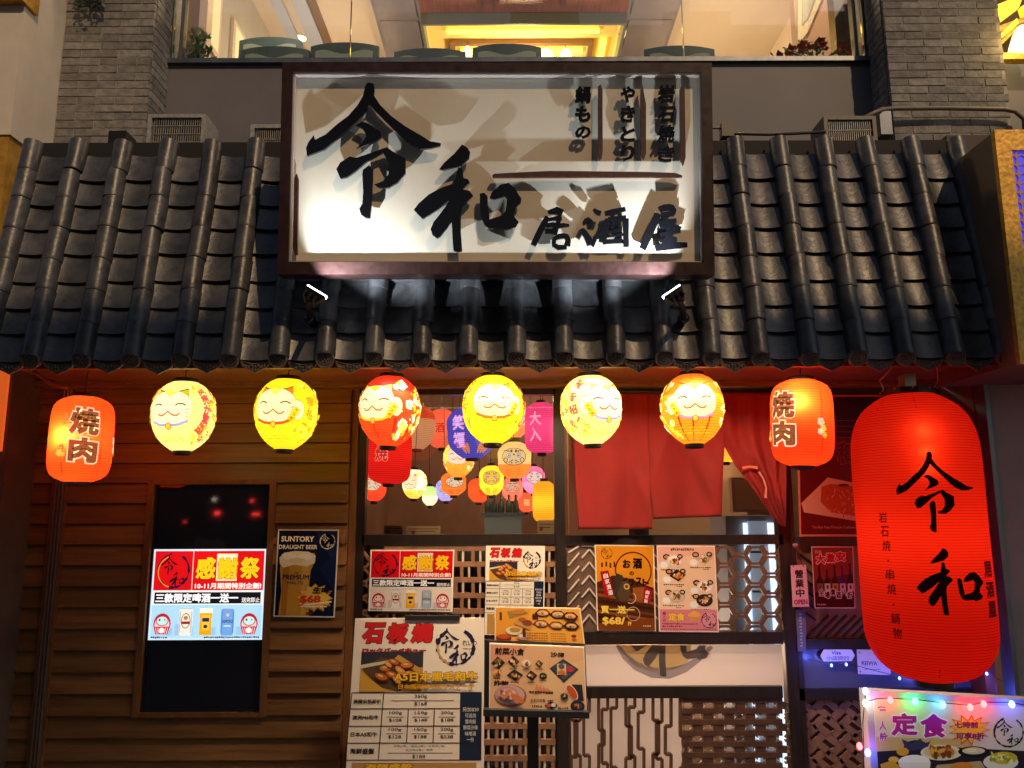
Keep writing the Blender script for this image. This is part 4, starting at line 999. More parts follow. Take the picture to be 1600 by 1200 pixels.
bar("panel_board", M_LATTICE, 1249, 853, 1520, 998, YD+.03, .02, sidep)
bar("panel_board", mat("blue_grey_glass_back", (.10, .11, .15), .25), 1249, 1014, 1520, 1076, YD+.02, .02, sidep)
bar("panel_board", M_LATTICEDARK, 1249, 1094, 1520, 1290, YD+.035, .02, sidep)
bar("door_post", mat("red_brown_post", (.20, .040, .022), .45, noise=.2, scale=12), 1528, 600, 1545, 1290, YD-.10, .2, sidep)
bar("dark_post", M_FRAME, 1520.3, 600, 1527.7, 1290, YD-.02, .1, sidep)
def stick(mb, a, b, wd, Y, dep):
    A, B = W(*a, Y), W(*b, Y); d = (B-A).normalized(); n = Vector((-d.z, 0, d.x))*wd/2
    mb.slab([A+n, A-n, B-n, B+n], (0, dep, 0))
def sticks(name, segs, wd, Y, dep, m, parent):
    for s in segs: mb = MB(); [stick(mb, s[i], s[i+1], wd, Y, dep) for i in range(len(s)-1)]; mb.build(name, m, parent)
YLAT = YD+.008
# window lattice: chevrons at the left edge, staggered brick lattice in the middle
sticks("chevron_slat", [[(567, 862+23*i), (579, 877+23*i), (567, 892+23*i)] for i in range(5)]+[[(598, 862+23*i), (583, 877+23*i), (598, 892+23*i)] for i in range(5)], .012, YLAT, .02, M_LATTICE, win)
def brick_lattice(x0, y0, x1, y1, px, py, parent):
    j = 0; y = y0
    while y <= y1:
        sticks("lattice_bar", [[(x0, y), (x1, y)]], .024, YLAT, .022, M_LATTICE, parent)
        x = x0+(px/2 if j % 2 else px*.15)
        while x < x1:
            if y+py < y1+2: sticks("lattice_block", [[(x, y+3.5), (x, y+py-3.5)]], .016, YLAT+.002, .018, M_LATTICE, parent); sticks("lattice_block", [[(x+px*.42, y+3.5), (x+px*.42, y+py-3.5)]], .010, YLAT+.004, .016, M_PALE, parent)
            x += px
        y += py; j += 1
brick_lattice(600, 857, 868, 985, 27, 24.5, win)
brick_lattice(567, 1010, 868, 1230, 22, 25, win)
# door lattice: chevrons left and between the posters, honeycomb right
ch = []
for i in range(-1, 8):
    y = 870+20.5*i
    ch += [[(888, y+14), (905, y-6)], [(909, y+2), (921, y-12), (935, y+6)]] if y < 985 else []
ch = [[(min(max(a, 886), 938), min(max(b, 853), 986)) for a, b in s] for s in ch]
bar("lattice_backing", M_LATTICEDARK, 886, 852, 940, 987, YLAT+.006, .016, door)
sticks("chevron_slat", ch, .0075, YLAT-.002, .008, M_PALE, door)
bar("lattice_backing", M_LATTICEDARK, 1015, 852, 1035, 987, YLAT+.006, .016, door)
sticks("chevron_slat", [[(1016, 860+19*i), (1034, 878+19*i)] for i in range(6)], .0075, YLAT-.002, .008, M_PALE, door)
hp = 24.5; M_HEX = mat("honeycomb_wood", (.17, .08, .04), .5, noise=.3, scale=18)
for c_ in range(6):
    x = 1108+hp*c_
    for r_ in range(6):
        y = 868+31*r_+(15.5 if c_ % 2 else 0)-15.5
        ro, ri = 16.5, 12.8; pts = [(math.cos(R(60*k)), math.sin(R(60*k))) for k in range(6)]
        def cl_(p): return (min(max(p[0], 1100), 1222.5), min(max(p[1], 852), 987))
        O = [W(*cl_((x+ro*a, y+ro*b)), YLAT) for a, b in pts]; I = [W(*cl_((x+ri*a, y+ri*b)), YLAT) for a, b in pts]
        if y < 845 or y > 996 or x > 1232: continue
        dv = Vector((0, .024, 0)); v = O+I+[p+dv for p in O]+[p+dv for p in I]; f = []
        for k in range(6): n_ = (k+1) % 6; f += [(k, n_, 6+n_, 6+k), (6+k, 6+n_, 18+n_, 18+k), (k, 12+k, 12+n_, n_)]
        mk("hexagon_cell", v, f, M_HEX, door)
# stepped slats low left and pierced screen low right
rz = random.Random(11); M_STEP = mat("stepped_slat_wood", (.10, .045, .022), .5, noise=.3, scale=18)
for i in range(13):
    x = 893+14.2*i; s = -1 if i % 2 == 0 else 1; y1_, y2_, y3_ = [1091+rz.uniform(14, 60), 1091+rz.uniform(70, 110), 1091+rz.uniform(120, 170)]
    P = [(x, 1091), (x, y1_), (x-9*(1 if i % 3 else -1), y1_), (x-9*(1 if i % 3 else -1), y2_), (x, y2_), (x, y3_), (x-8, y3_), (x-8, 1290)]
    sticks("stepped_slat", [P], .0125, YLAT, .02, M_STEP, door)
mb = MB(); ps_ = 16.4
for j in range(12):
    y = 1091+17.2*j
    sticks("screen_rail", [[(1066, y+3), (1223, y+3)]], .024, YLAT, .02, M_STEP, door)
    for i in range(11):
        x = 1066+ps_*i+(0 if j % 2 else ps_/2)*0
        if (i+j) % 2: sticks("screen_block", [[(x+ps_/2, y+6), (x+ps_/2, y+17)]], .047, YLAT+.003, .016, M_STEP, door)
        else:
            for s in ((1, 8), (ps_-1, 8)): stick(mb, (x+s[0], y+6), (x+s[0]+(2.5 if s[0] < 5 else -2.5), y+10), .008, YLAT+.002, .01); stick(mb, (x+s[0]+(2.5 if s[0] < 5 else -2.5), y+13), (x+s[0], y+17), .008, YLAT+.002, .01)
prop(mb.build("corner_fillet", M_LATTICE, door), kind="stuff")
MB().add(rectq(893, 1091.3, 1066, 1290, YD+.040), [(0, 1, 2, 3)], lin("f4e4dc")).build("frosted_strip", M_FILM, door)
# frosted strip with the round shop emblem
mb = MB().add(rectq(885.3, 1007.3, 1223, 1072.7, YD+.026), [(0, 1, 2, 3)], lin("f0e4da")); mb.build("frosted_strip", M_FILM, door)
p = pxprint(YD+.026)
def clipy(pts, y0):
    o = []
    for i, (x, y) in enumerate(pts):
        a = pts[i-1]
        if (a[1] < y0) != (y < y0): k = (y0-a[1])/(y-a[1]); o.append((a[0]+(x-a[0])*k, y0))
        if y >= y0: o.append((x, y))
    return o
p.poly([(962, 1008), (1080, 1008), (1078, 1030), (1060, 1045), (1020, 1050), (990, 1040)], "e6cf98")
p.line([(964, 1008, 5), (976, 1025, 10), (995, 1041, 14), (1020, 1051, 17), (1045, 1052, 17), (1070, 1044, 13), (1092, 1030, 8), (1112, 1010, 6)], 12, "b0abb2")
for q in fitpolys(WA, 985, 930, 1110, 1057): 
    q = clipy(q, 1008)
    if len(q) > 2: p.poly([(x+(x-1047)*.06, 1008+(y-1008)*1.04) for x, y in q], "e9dcc6"); p.poly(q, "8a8690")
p.build("print", M_FILM, door)
# side panel: slanting slats and basket weave
sl = []
for i in range(9): sl.append([(1250, 990-13*i+8), (1262+12*min(i, 3), 960-13*i)])
sticks("slanting_slat", [[(1262+14*i, 996), (1262+14*i+34, 962)] for i in range(7)]+[[(1251, 866+17*i), (1275, 884+17*i)] for i in range(6)], .008, YD+.018, .013, M_BLACKMATT, sidep)
for i in range(8):
    for j in range(8):
        x, y = 1258+21*i+(10 if j % 2 else 0), 1102+13.5*j
        if x > 1365: continue
        c_ = W(x, y, YD+.02); k = .026; a = R(38 if (i+j) % 2 else -38); d1 = Vector((math.cos(a), 0, math.sin(a)))*k*1.25; d2 = Vector((-math.sin(a), 0, math.cos(a)))*k*.62
        MB().slab([c_-d1+d2, c_-d1-d2, c_+d1-d2, c_+d1+d2], (0, .014, 0)).build("woven_block", M_LATTICE, sidep)
# ------------------------------------------------------------------ room behind the glass
room = thing("shop_interior", "warm brown walls and ceiling of the room inside the shop", "room", (.8, 6, 0), kind="structure")
MB().box(-1.15, 2.6, 7.2, 7.3, 0, 2.9).build("inner_wall", M_INWALL, room)
MB().box(-1.25, -1.15, 3.93, 7.3, 0, 2.9).build("inner_wall", M_INWALL, room)
MB().box(2.6, 2.7, 3.93, 7.3, 0, 2.9).build("inner_wall", M_INWALL, room)
MB().box(-1.25, 2.7, 3.93, 7.3, 2.85, 2.95).build("inner_ceiling", M_INDARK, room)
MB().box(-6, 6, 3.93, 4.5, 2.96, 3.0).build("slab", M_INDARK, room)
for x0, x1 in ((-6, -1.25), (2.7, 6)): MB().box(x0, x1, 3.91, 4.2, 0, 2.96).build("inner_wall", M_INDARK, room)
xw = W(888, 720, 4.9).x
MB().box(xw, xw+1.12, 4.9, 5.0, 0, 2.85).build("partition", mat("beige_partition", (.44, .29, .165), .6, noise=.05, scale=3), room)
MB().box(xw+1.12, 2.6, 5.9, 6.0, 0, 2.85).build("partition", bpy.data.materials["beige_partition"], room)
for px, Yc in ((640, 6.2), (745, 5.2), (660, 5.0)):
    c_ = W(px, 640, Yc); MB().box(c_.x-.002, c_.x+.002, Yc, Yc+.01, 1.6, 2.85)
def dlight(x, y, z, e, col, nm, lbl, hang=2.85):
    t = thing("ceiling_lamp", lbl, "ceiling lamp", (x, y, z), "lamps on the shop ceiling")
    MB().lathe([(.06, hang-z), (.06, .02), (.05, .0)], (x, y, z), n=18).build("lamp_can", M_BLACKMATT, t)
    MB().lathe([(.045, -.002), (.045, -.004)], (x, y, z), n=18).build("lit_lens", emis("lens_"+nm, col, 8), t)
    ld = bpy.data.lights.new("lamp_glow", "POINT"); ld.energy = e; ld.color = lin(col); ld.shadow_soft_size = .06  # added point light, assumed from the glow inside the shop
    lo = bpy.data.objects.new("lamp_glow", ld); COL.objects.link(lo); lo.location = (x, y, z-.08); attach(lo, t)
dlight(-.35, 5.1, 2.55, 22, (1, .58, .32), "a", "warm ceiling lamp inside the shop, near the left end of the window")
dlight(.15, 6.3, 2.60, 16, (1, .58, .36), "b", "warm ceiling lamp far back in the shop, seen through the window glass")
dlight(1.15, 4.45, 2.60, 34, (1, .66, .40), "c", "warm ceiling lamp inside the shop above the door curtain")  # assumed lamp, unseen; lights the space behind the curtain
dlight(.76, 4.70, .86, 17, (1, .74, .56), "d", "ceiling lamp on a long drop inside the door, hidden behind the orange sake poster")  # added unseen lamp, brightens the frosted door film from behind
ctr = MB().box(W(570, 900, 4.15).x, W(880, 900, 4.15).x, 4.15, 4.25, 0, W(700, 850, 4.15).z).build("counter", mat("olive_counter_front", (.13, .10, .055), .5, noise=.4, scale=4)); prop(ctr, "dark olive counter front standing inside behind the window lattice", "counter")
# drinks fridge with cold light strips
fr = thing("display_fridge", "glass fronted drinks fridge with cold white light strips inside behind the honeycomb door", "fridge", (W(1188, 900, 4.5).x, 4.6, 0))
x0, x1 = W(1140, 900, 4.5).x, W(1222, 900, 4.5).x; zt_ = W(1180, 806, 4.5).z
MB().box(x0, x1, 4.53, 5.1, 0, zt_).build("fridge_body", mat("fridge_grey", (.32, .34, .38), .4), fr)
for a, b in ((1167, 1172), (1206, 1214)): q0, q1 = W(a, 900, 4.5).x, W(b, 900, 4.5).x; MB().box(q0, q1, 4.505, 4.528, .1, zt_-.04).build("light_strip", emis("cold_strip", (.72, .86, 1.0), 1.5), fr)
MB().box(W(1174, 900, 4.5).x, W(1204, 900, 4.5).x, 4.515, 4.528, .1, zt_-.03).build("glass_door", emis("fridge_glass", (.55, .66, .80), .24), fr)  # glow put into the glass, standing in for the lit inside
for i in range(6): MB().box(W(1175, 900, 4.5).x, W(1203, 900, 4.5).x, 4.505, 4.514, .25+.22*i, .262+.22*i).build("shelf", M_STEEL, fr)
dv = thing("wall_monitor", "white framed wall monitor inside, seen right of the curtain above the fridge", "monitor", W(1175, 800, 4.5))
q = rectq(1144, 746, 1216, 800, 4.48); MB().slab(q, (0, .06, 0)).build("casing", mat("warm_white_plastic", (.60, .46, .33), .4), dv)
q = rectq(1149, 750, 1211, 796, 4.477); MB().slab(q, (0, .002, 0)).build("monitor_face", mat("pale_face", (.75, .62, .48), .35), dv)
gc = thing("glass_cabinet", "small glass cabinet with bottles inside the window near the right post", "cabinet", W(790, 835, 4.35))
bar("cabinet_body", mat("cabinet_grey_green", (.24, .27, .25), .3), 757, 806, 815, 845, 4.35, .3, gc); bar("cabinet_top", M_STEEL, 752, 801, 820, 806, 4.34, .32, gc)
mbs = [W(x, 800, 4.40) for x in (762, 772, 783, 795, 806)]
for c_ in mbs: MB().lathe([(.018, 0), (.018, .05), (.007, .075), (.007, .10)], (c_.x, 4.42, W(780, 801, 4.34).z), n=12).build("bottle", mat("bottle_glass", (.10, .14, .12), .15) if "bottle_glass" not in bpy.data.materials else bpy.data.materials["bottle_glass"], gc, True)
for i, (x0_, x1_, y0_) in enumerate(((600, 629, 821), (635, 688, 822), (840, 868, 813))):
    o, p = poster("menu_card", ("narrow cream menu card leaning inside the window sill, leftmost", "wide cream menu card with a round stamp inside the window sill", "pale card standing inside the window by the right post")[i], "menu card", [(x0_, y0_), (x0_, 846), (x1_, 846), (x1_, y0_)], 3.95+.05*i, (x1_-x0_, 25), "c8a070")
    p.rect(2, 4, x1_-x0_-3, 5, "6a4020").rect(2, 8, x1_-x0_-8, 9, "6a4020").ell((x1_-x0_)*.2, 10, 3, 3, "a04020"); p.build("print", M_PRINT, o)
# ------------------------------------------------------------------ lanterns inside, seen through the window
GI = "small paper lanterns hanging inside the shop window"
def inl(label, x, y0, y1, wd, Y, prof, base, paint, rings=12, **k):
    kw = dict(bulb=.28, caps=(.32, .28), seg=28, hang=2.85); kw.update(k)
    return lantern("paper_lantern", label, "lantern", GI, x, y0, y1, wd, Y, prof, base, paint, M_DIM, rings, **kw)
inl("tall plain red cylinder lantern inside the window, half behind the red cat lantern", 608, 668, 756, 68, 4.25, "cyl", (.72, .012, .010), word_paint(-14, "焼", (.25, .02, .02), .03, (.95, .35, .22), .8))
inl("dim orange and cream lantern inside, right behind the red cat lantern", 652, 634, 702, 56, 4.9, "dar", [(.50, .07, .02), (.46, .30, .16)], None, swirl=.3, bulb=.2)
inl("small red lantern low in the left corner inside the window", 585, 738, 783, 38, 4.5, "dar", (.90, .06, .02), daruma_paint(-4, (.7, .02, .01)))
inl("white and orange blossom cat lantern inside, low beside the red cylinder", 647, 734, 779, 38, 4.6, "cat", [(1, .80, .55), (.95, .42, .06)], cat_paint(-9, 1, (.95, .4, .05), None, (.9, .3, .05), "", DK, (1, .6, .1), FL2, (.9, .4, .05), facec=(1, .93, .8), paw=False), swirl=.7, bulb=0.60)
inl("blue and violet daruma lantern inside, largest of the inside row", 738, 636, 716, 78, 4.45, "dar", (.10, .09, .55), lambda p, Rp, Hp: (word_paint(-22, "笑福", (.75, .6, .85), .04, (.55, .12, .4), 1.0)(p, Rp, Hp), [p.ell(x, 66, 3.4, 8, (.95, .28, .06), r_) for x, r_ in ((-16, -15), (-8, -5), (14, 8), (22, 16), (30, 25))]), bulb=.3)
inl("orange cat lantern with a glowing white face inside, below the blue daruma lantern", 716, 690, 746, 48, 4.7, "cat", [(1, .55, .10), (.95, .25, .03)], cat_paint(-2, 1, (.95, .3, .05), None, (.95, .4, .05), "", DK, (1, .6, .1), FL2, (.9, .4, .05), facec=(1, .95, .85), paw=False), swirl=.55, bulb=0.72)
inl("orange daruma lantern with moustache face inside, under the glowing cat lantern", 709, 738, 774, 40, 4.85, "dar", (.92, .20, .03), daruma_paint(2, (.6, .05, .02)))
inl("small blue and white daruma lantern inside, lowest of the hanging group", 697, 749, 783, 31, 5.05, "dar", (.30, .32, .78), daruma_paint(0, (.8, .2, .1), facec=(.9, .75, .7)), bulb=.3)
inl("plain orange red round lantern inside, behind the yellow daruma lantern", 748, 748, 785, 35, 5.0, "dar", (.95, .09, .02), word_paint(6, "福", (.5, .03, .02), .03))
inl("yellow daruma lantern with eyebrows and moustache inside the window", 768, 728, 774, 39, 4.6, "dar", (1, .52, .03), daruma_paint(0, (.85, .2, .03), facec=(1, .75, .15)), bulb=0.54)
inl("big beige and orange daruma lantern with round eyes inside, under the yellow cat lantern", 804, 691, 748, 53, 4.5, "dar", [(.85, .60, .28), (.90, .28, .05)], daruma_paint(-1, (.7, .15, .03), facec=(.95, .78, .42)), swirl=.62, bulb=0.30)
inl("coral red daruma lantern with a small scowl inside, under the big beige one", 801, 746, 783, 33, 4.75, "dar", (.85, .17, .12), daruma_paint(0, (.6, .05, .05), facec=(.95, .55, .35)), bulb=.3)
inl("pink daruma lantern with white eyes and violet skirt inside, right of the coral one", 834, 729, 771, 36, 4.6, "dar", [(.85, .14, .38), (.60, .22, .45)], daruma_paint(2, (.30, .20, .6), facec=(1, .92, .85)), swirl=.55, bulb=0.42)
inl("large magenta cylinder lantern with pale lettering inside beside the right post", 846, 630, 708, 52, 4.3, "cyl", (.72, .06, .25), word_paint(-10, "大入", (.95, .5, .6), .03), bulb=0.36)
inl("yellow cylinder lantern inside at the lower right of the window", 850, 752, 816, 36, 4.4, "cyl", (.85, .42, .02), None, bulb=.3)
inl("coral cylinder lantern inside, high behind the blue daruma lantern", 690, 640, 700, 38, 5.3, "cyl", (.80, .16, .08), word_paint(-3, "酒", (.3, .03, .02), .03), bulb=0.24)
inl("cream daruma lantern inside, high between the yellow cat and magenta lanterns", 806, 636, 684, 40, 5.2, "dar", [(.95, .72, .40), (.85, .30, .12)], daruma_paint(2, (.7, .1, .05), facec=(1, .86, .6)), swirl=.6, bulb=0.30)
inl("small green and white lantern inside, low between the red cylinder and blue daruma", 672, 760, 790, 25, 5.4, "dar", [(.45, .70, .28), (.85, .80, .60)], None, swirl=.5, bulb=.25)
inl("small red lantern inside at the back, left of the yellow cylinder lantern", 822, 770, 800, 26, 5.5, "dar", (.88, .08, .04), word_paint(0, "福", (1, .6, .2), .03), bulb=.3)
inl("orange lantern inside the shop, peeping out right of the curtain", 1132, 684, 722, 56, 4.5, "dar", (1, .38, .04), None, bulb=0.48)
# ------------------------------------------------------------------ red door curtain
nor = thing("noren_curtain", "split red noren door curtain hanging under the moulding, right panel swept aside", "curtain", (W(1050, 612, 3.78).x, 3.78, W(1050, 612, 3.78).z))
def cloth(left, right, nx, ny, amp, fr, ph, seed, name="curtain_panel"):
    """left and right edges as px polylines running down; folds ripple in depth"""
    r = random.Random(seed)
    def at(P, t):
        L = [0]
        for a, b in zip(P, P[1:]): L.append(L[-1]+math.hypot(b[0]-a[0], b[1]-a[1]))
        s = t*L[-1]
        for i in range(len(P)-1):
            if s <= L[i+1] or i == len(P)-2:
                k = (s-L[i])/max(1e-6, L[i+1]-L[i]); return (P[i][0]+(P[i+1][0]-P[i][0])*k, P[i][1]+(P[i+1][1]-P[i][1])*k)
    v, f = [], []; dents = [(r.uniform(0, 1), r.uniform(.1, .9), r.uniform(.05, .16), r.uniform(-.016, .016), r.uniform(-1, 1)) for _ in range(14)]
    for j in range(ny+1):
        t = j/ny; a, b = at(left, t), at(right, t)
        for i in range(nx+1):
            s = i/nx; d = amp*math.sin(fr*2*math.pi*s+ph+1.2*t)*(.35+.65*t)+.3*amp*math.sin(fr*4.7*s+2+3*t)
            for (u, w_, q, h, sl_) in dents: e = ((s-u)+sl_*(t-w_))/q; d += h*math.exp(-e*e)*math.exp(-((t-w_)/.35)**2)
            v.append(W(a[0]+(b[0]-a[0])*s, a[1]+(b[1]-a[1])*s, 3.775)+Vector((0, d, 0)))
    for j in range(ny):
        for i in range(nx): q = j*(nx+1)+i; f.append((q, q+nx+1, q+nx+2, q+1))
    o = mk(name, v, f, M_REDCLOTH, nor, True); sm = o.modifiers.new("thickness", 'SOLIDIFY'); sm.thickness = .002; return o
cloth([(892, 613), (899, 740), (904, 827)], [(1013, 613), (1014, 700), (1018.5, 827)], 36, 40, .011, 1.4, .4, 3)
cloth([(1005, 613), (1006, 680), (1020.5, 811)], [(1137, 613), (1130, 720), (1127, 807)], 36, 40, .012, 1.5, 2.0, 6)
cloth([(1118, 613), (1122, 680), (1150, 727), (1180, 765), (1205, 803), (1222, 823)], [(1229, 613), (1229, 690), (1228, 760), (1227, 800), (1226, 823)], 40, 40, .012, 3.6, .0, 12)
MB().tube([W(886, 612, 3.772), W(1232, 611, 3.772)], .009, 10).build("curtain_rod", M_FRAME, nor, True)
p = pxprint(3.755)
p.line([(1160, 731, 4), (1172, 729, 3), (1184, 731, 5)], 4, "d8704a"); p.line([(1186, 737, 4), (1193, 748, 3), (1197, 762, 3), (1196, 778, 4)], 3, "d8806a"); p.build("emblem", M_PRINT, nor)
# ================================================================== screen, posters, stands
GOLDY = "f6c21a"
FOOD = ["b5652a", "d98a3a", "7a3a18", "e8b060", "9c2f1c", "5e7a30", "f0d8a0"]
def thanks(p, s=1.0, glow=False):
    """units 131 x 96"""
    red = "d40f16"
    p.rect(2, 2, 129, 44, red); p.line([(46.5, 2), (46.5, 44)], .9, "f2c9b8")
    p.ring(24, 23, 18, 2.2, "2a1030", -60, 260, rough=.7); p.ring(23, 24, 16.5, 1.0, "e0a020" if glow else "7a2018", 100, 250)
    p.polys(fitpolys(REI, 9, 7, 29, 27), "1a0a14"); p.polys(fitpolys(WA, 20, 24, 38, 41), "1a0a14")
    p.rect(74, 5, 98, 34, "f3e2b8")
    for i, ch in enumerate("感謝祭"):
        x = 49+25.7*i; p.T(ch, x+.4, 8.4, x+24.6, 32.6, "7a1208" if i != 1 else "a06a10", .075); p.T(ch, x+1, 8.5, x+24, 32, GOLDY, .04)
    p.T("10-11月期間特別企劃!", 50, 36, 127, 42.6, "fff4e6", .03)
    p.rect(2, 44.2, 129, 59, "f0ece4"); p.rect(4, 46, 127, 58, "14131c")
    p.T("三款限定啤酒一送一", 5.5, 47, 101, 57, "ffffff", .035); p.T("送完即止", 105, 51.5, 126, 57, "f4efe6", .02)
    p.rect(2, 59.2, 129, 94, "a9d4ee" if glow else "e6d9c8")
    for x, h in ((20, 8), (30, 12), (44, 9), (58, 14), (70, 8), (84, 13), (100, 9), (112, 12)): p.rect(x, 91-h, x+7, 91, "93bfe2" if glow else "cbbfc0")
    for x in (15, 115):
        p.ell(x, 79, 10, 11, "b8222c"); p.ell(x, 80, 8.6, 9.4, "e8c8cc"); p.poly([(x-9.5, 82), (x+9.5, 82), (x+7, 90), (x-7, 90)], "c02a34"); p.ell(x, 76, 7.4, 5.4, "b8222c"); p.ell(x, 76, 6.3, 4.5, "bfe6e4" if glow else "f0e2cc")
        p.ell(x-3, 75, 1.2, 1.2, "40202a", n=8); p.ell(x+3, 75, .8, .8, "40202a", n=8); p.ell(x, 86, 3.4, 3, "f0e8e0"); 
        for q in (-7, -4.5, 4.5, 7): p.line([(x+q, 83), (x+q*.8, 89.5)], .7, "f0d0d0")
    def can(x, c1, c2, lab):
        p.poly([(x-7.6, 65), (x-6, 62.5), (x+6, 62.5), (x+7.6, 65), (x+7.6, 89), (x+6, 91.5), (x-6, 91.5), (x-7.6, 89)], c1); p.rect(x-6.6, 62.4, x+6.6, 63.6, "b8bcc0"); p.rect(x-7.4, 66.2, x-5.6, 88.5, c2); p.rect(x+5.6, 66.2, x+7.4, 88.5, c2); lab(x)
    can(42, "e6e2d6", "c4c0b4", lambda x: (p.ell(x, 76, 5.4, 8, "8a2a30"), p.ell(x, 76, 4.6, 7.2, "e9e2d0"), p.ell(x, 73, 2.6, 2.2, "b08028"), p.rect(x-5, 76.6, x+5, 79.4, "9a1c24")))
    p.poly([(57, 63), (73, 63), (71.4, 74), (72, 91), (58, 91), (58.6, 74)], "e8a20c"); p.poly([(57.4, 63), (72.6, 63), (72.2, 68), (57.8, 68)], "f7efd8"); p.poly([(60, 70), (70, 70), (69, 86), (61, 86)], "f4c030"); p.rect(61, 73, 69, 77, "2c2a50"); p.ell(65, 82, 2.4, 2, "2c2a50", n=10)
    can(90, "a8b4c4" if not glow else "6f9fd8", "8c98aa" if not glow else "5a88c8", lambda x: (p.star(x, 70, 2.2, 2.2, "f2d070", 5, .5), p.T("SAPPORO", x-6.4, 75, x+6.4, 78.6, "20304c", .02), p.rect(x-4, 81, x+4, 82, "e8eef4")))
    p.scribble(3, 92.2, 22, 94.4, "201c24", 8, 1); p.scribble(64, 92.2, 128, 94.4, "201c24", 26, 2)
def stonegrill(p):
    """units 201 x 294"""
    for i, ch in enumerate("石板燒"):
        x = 13+38*i; p.T(ch, x-1.2, 6+i*.4, x+34.2, 41, "5a0c0c", .10, sh=.12); p.T(ch, x, 7, x+33, 40, "d01f1f", .065, sh=.12)
    p.rect(13, 53, 108, 116, "c88a30"); p.rect(13, 53, 108, 78, "35323c"); p.poly([(13, 78), (44, 62), (86, 70), (108, 96), (72, 116), (40, 108)], "5b4326"); p.poly([(13, 74), (60, 66), (62, 70), (13, 80)], "d7c49a"); p.poly([(13, 84), (54, 116), (13, 116)], "d29a34"); p.poly([(70, 58), (104, 80), (104, 90), (64, 64)], "c9943e"); p.poly([(34, 78), (60, 68), (94, 84), (66, 108)], "4a4438")
    for i, (x, y, r) in enumerate(((52, 80, 11), (64, 70, 10), (75, 84, 12), (84, 75, 11), (62, 90, 11), (70, 99, 9), (88, 88, 9), (46, 93, 12), (56, 74, 8))):
        p.ell(x, y, r, r*.52, "6e3410", 20*(i % 3), n=12); p.ell(x-1, y-1, r*.84, r*.40, ("d2732a", "c0622a", "e09040")[i % 3], 20*(i % 3), n=12); p.ell(x-2, y-2, r*.4, r*.16, "eab070", 20*(i % 3), n=8)
    p.T("ロックバーベキュー", 14, 47, 112, 56, "5a0c10", .075); p.T("ロックバーベキュー", 14.6, 47.5, 111.4, 55.5, "c22428", .02)
    p.ring(157, 46, 28, 4.2, "221c40", -62, 245, rough=.8, seed=5); p.ring(157, 47, 27, 3, "c9a05a", 110, 190)
    p.polys(fitpolys(REI, 126, 16, 163, 56), "1c1838"); p.polys(fitpolys(WA, 147, 42, 176, 76), "1c1838")
    p.T("れいわ", 168, 35, 190, 44, "2a2030", .01); p.scribble(168, 48, 181, 50, "b08060", 8, 1)
    p.T("A5日本黑毛和牛", 64, 84, 192, 101, "8a5a10", .075); p.T("A5日本黑毛和牛", 65, 85, 191, 100, "f4be28", .035)
    p.T("日本國産黒毛和牛ステーキ", 71, 104, 186, 112.5, "7a4c10", .05); p.T("日本國産黒毛和牛ステーキ", 71.6, 104.4, 185.4, 112, "f0a818", .02)
    ln = "3a1410"
    X0, X1, X2, X3, X4, X5 = 2, 50, 88, 127, 165, 197; Y = [118, 143, 170, 196, 222]
    p.rect(X4, Y[0], X5, Y[4], "16263c")
    for y in Y: p.line([(X0-(y-118)*.05, y), (X5, y)], 1.3, ln)
    for x in (X0, X1, X5): p.line([(x, Y[0]), (x-4.5*(1-x/220), Y[4])], 1.3, ln)
    for x in (X2, X3): p.line([(x, Y[1]), (x-1, Y[3])], 1.3, ln)
    p.T("美國安格斯扒", 5, 128, 47, 135, "2a2018", .03); p.T("澳洲M6和牛", 4.4, 153, 44, 160.5, "2a2018", .03); p.T("日本A5和牛", 3.6, 179, 43, 186.5, "2a2018", .03); p.T("海鮮盛盤", 4, 204, 40, 213, "2a2018", .03)
    def pr(a, b, xc, y0, hh=6): 
        p.T(a, xc-9.5, y0, xc+9.5, y0+hh, "3a2c22", .012); p.line([(xc-13, y0+hh+3), (xc+13, y0+hh+3)], .8, ln); p.T(b, xc-9.5, y0+hh+5.2, xc+9.5, y0+2*hh+5, "3a2c22", .012)
    pr("250g", "$168", 106, 121, 6.5); p.line([(62, 130.4), (156, 130.4)], .8, ln)
    for j, row in enumerate((("$108", "$148", "$188"), ("$128", "$188", "$238"))):
        for i, t in enumerate(row): pr(("100g", "150g", "200g")[i], t, (69, 107, 146)[i], 147+25.8*j)
    p.T("虎蝦(2隻)、扇貝(2隻)、北寄貝(1隻)", 68, 199, 144, 203, "3a2c22"); p.T("帆立貝(2隻)、鮑魚", 86, 205, 126, 209, "3a2c22"); p.line([(60, 211.5), (155, 211.5)], .8, ln); p.T("$188", 96, 214, 115, 220, "3a2c22", .012)
    for i, t in enumerate(("另加$20", "可追加", "蟹肉飯", "野菜沙律", "味噌湯", "一份")): w_ = 5.4*min(5, len(t)-(.5 if '$' in t else 0)); p.T(t, 181-w_/2, 141+9.3*i, 181+w_/2, 148+9.3*i, "c8c4b8", .02)
    p.rect(8, 226, 190, 292, "b98a4a"); p.T("海鮮盛盤", 26, 226, 98, 242, "6a4008", .09); p.T("海鮮盛盤", 27, 227, 97, 241, "f0b828", .05); p.dish(130, 262, 50, 26, "e0d8cc", FOOD, 5, 26)
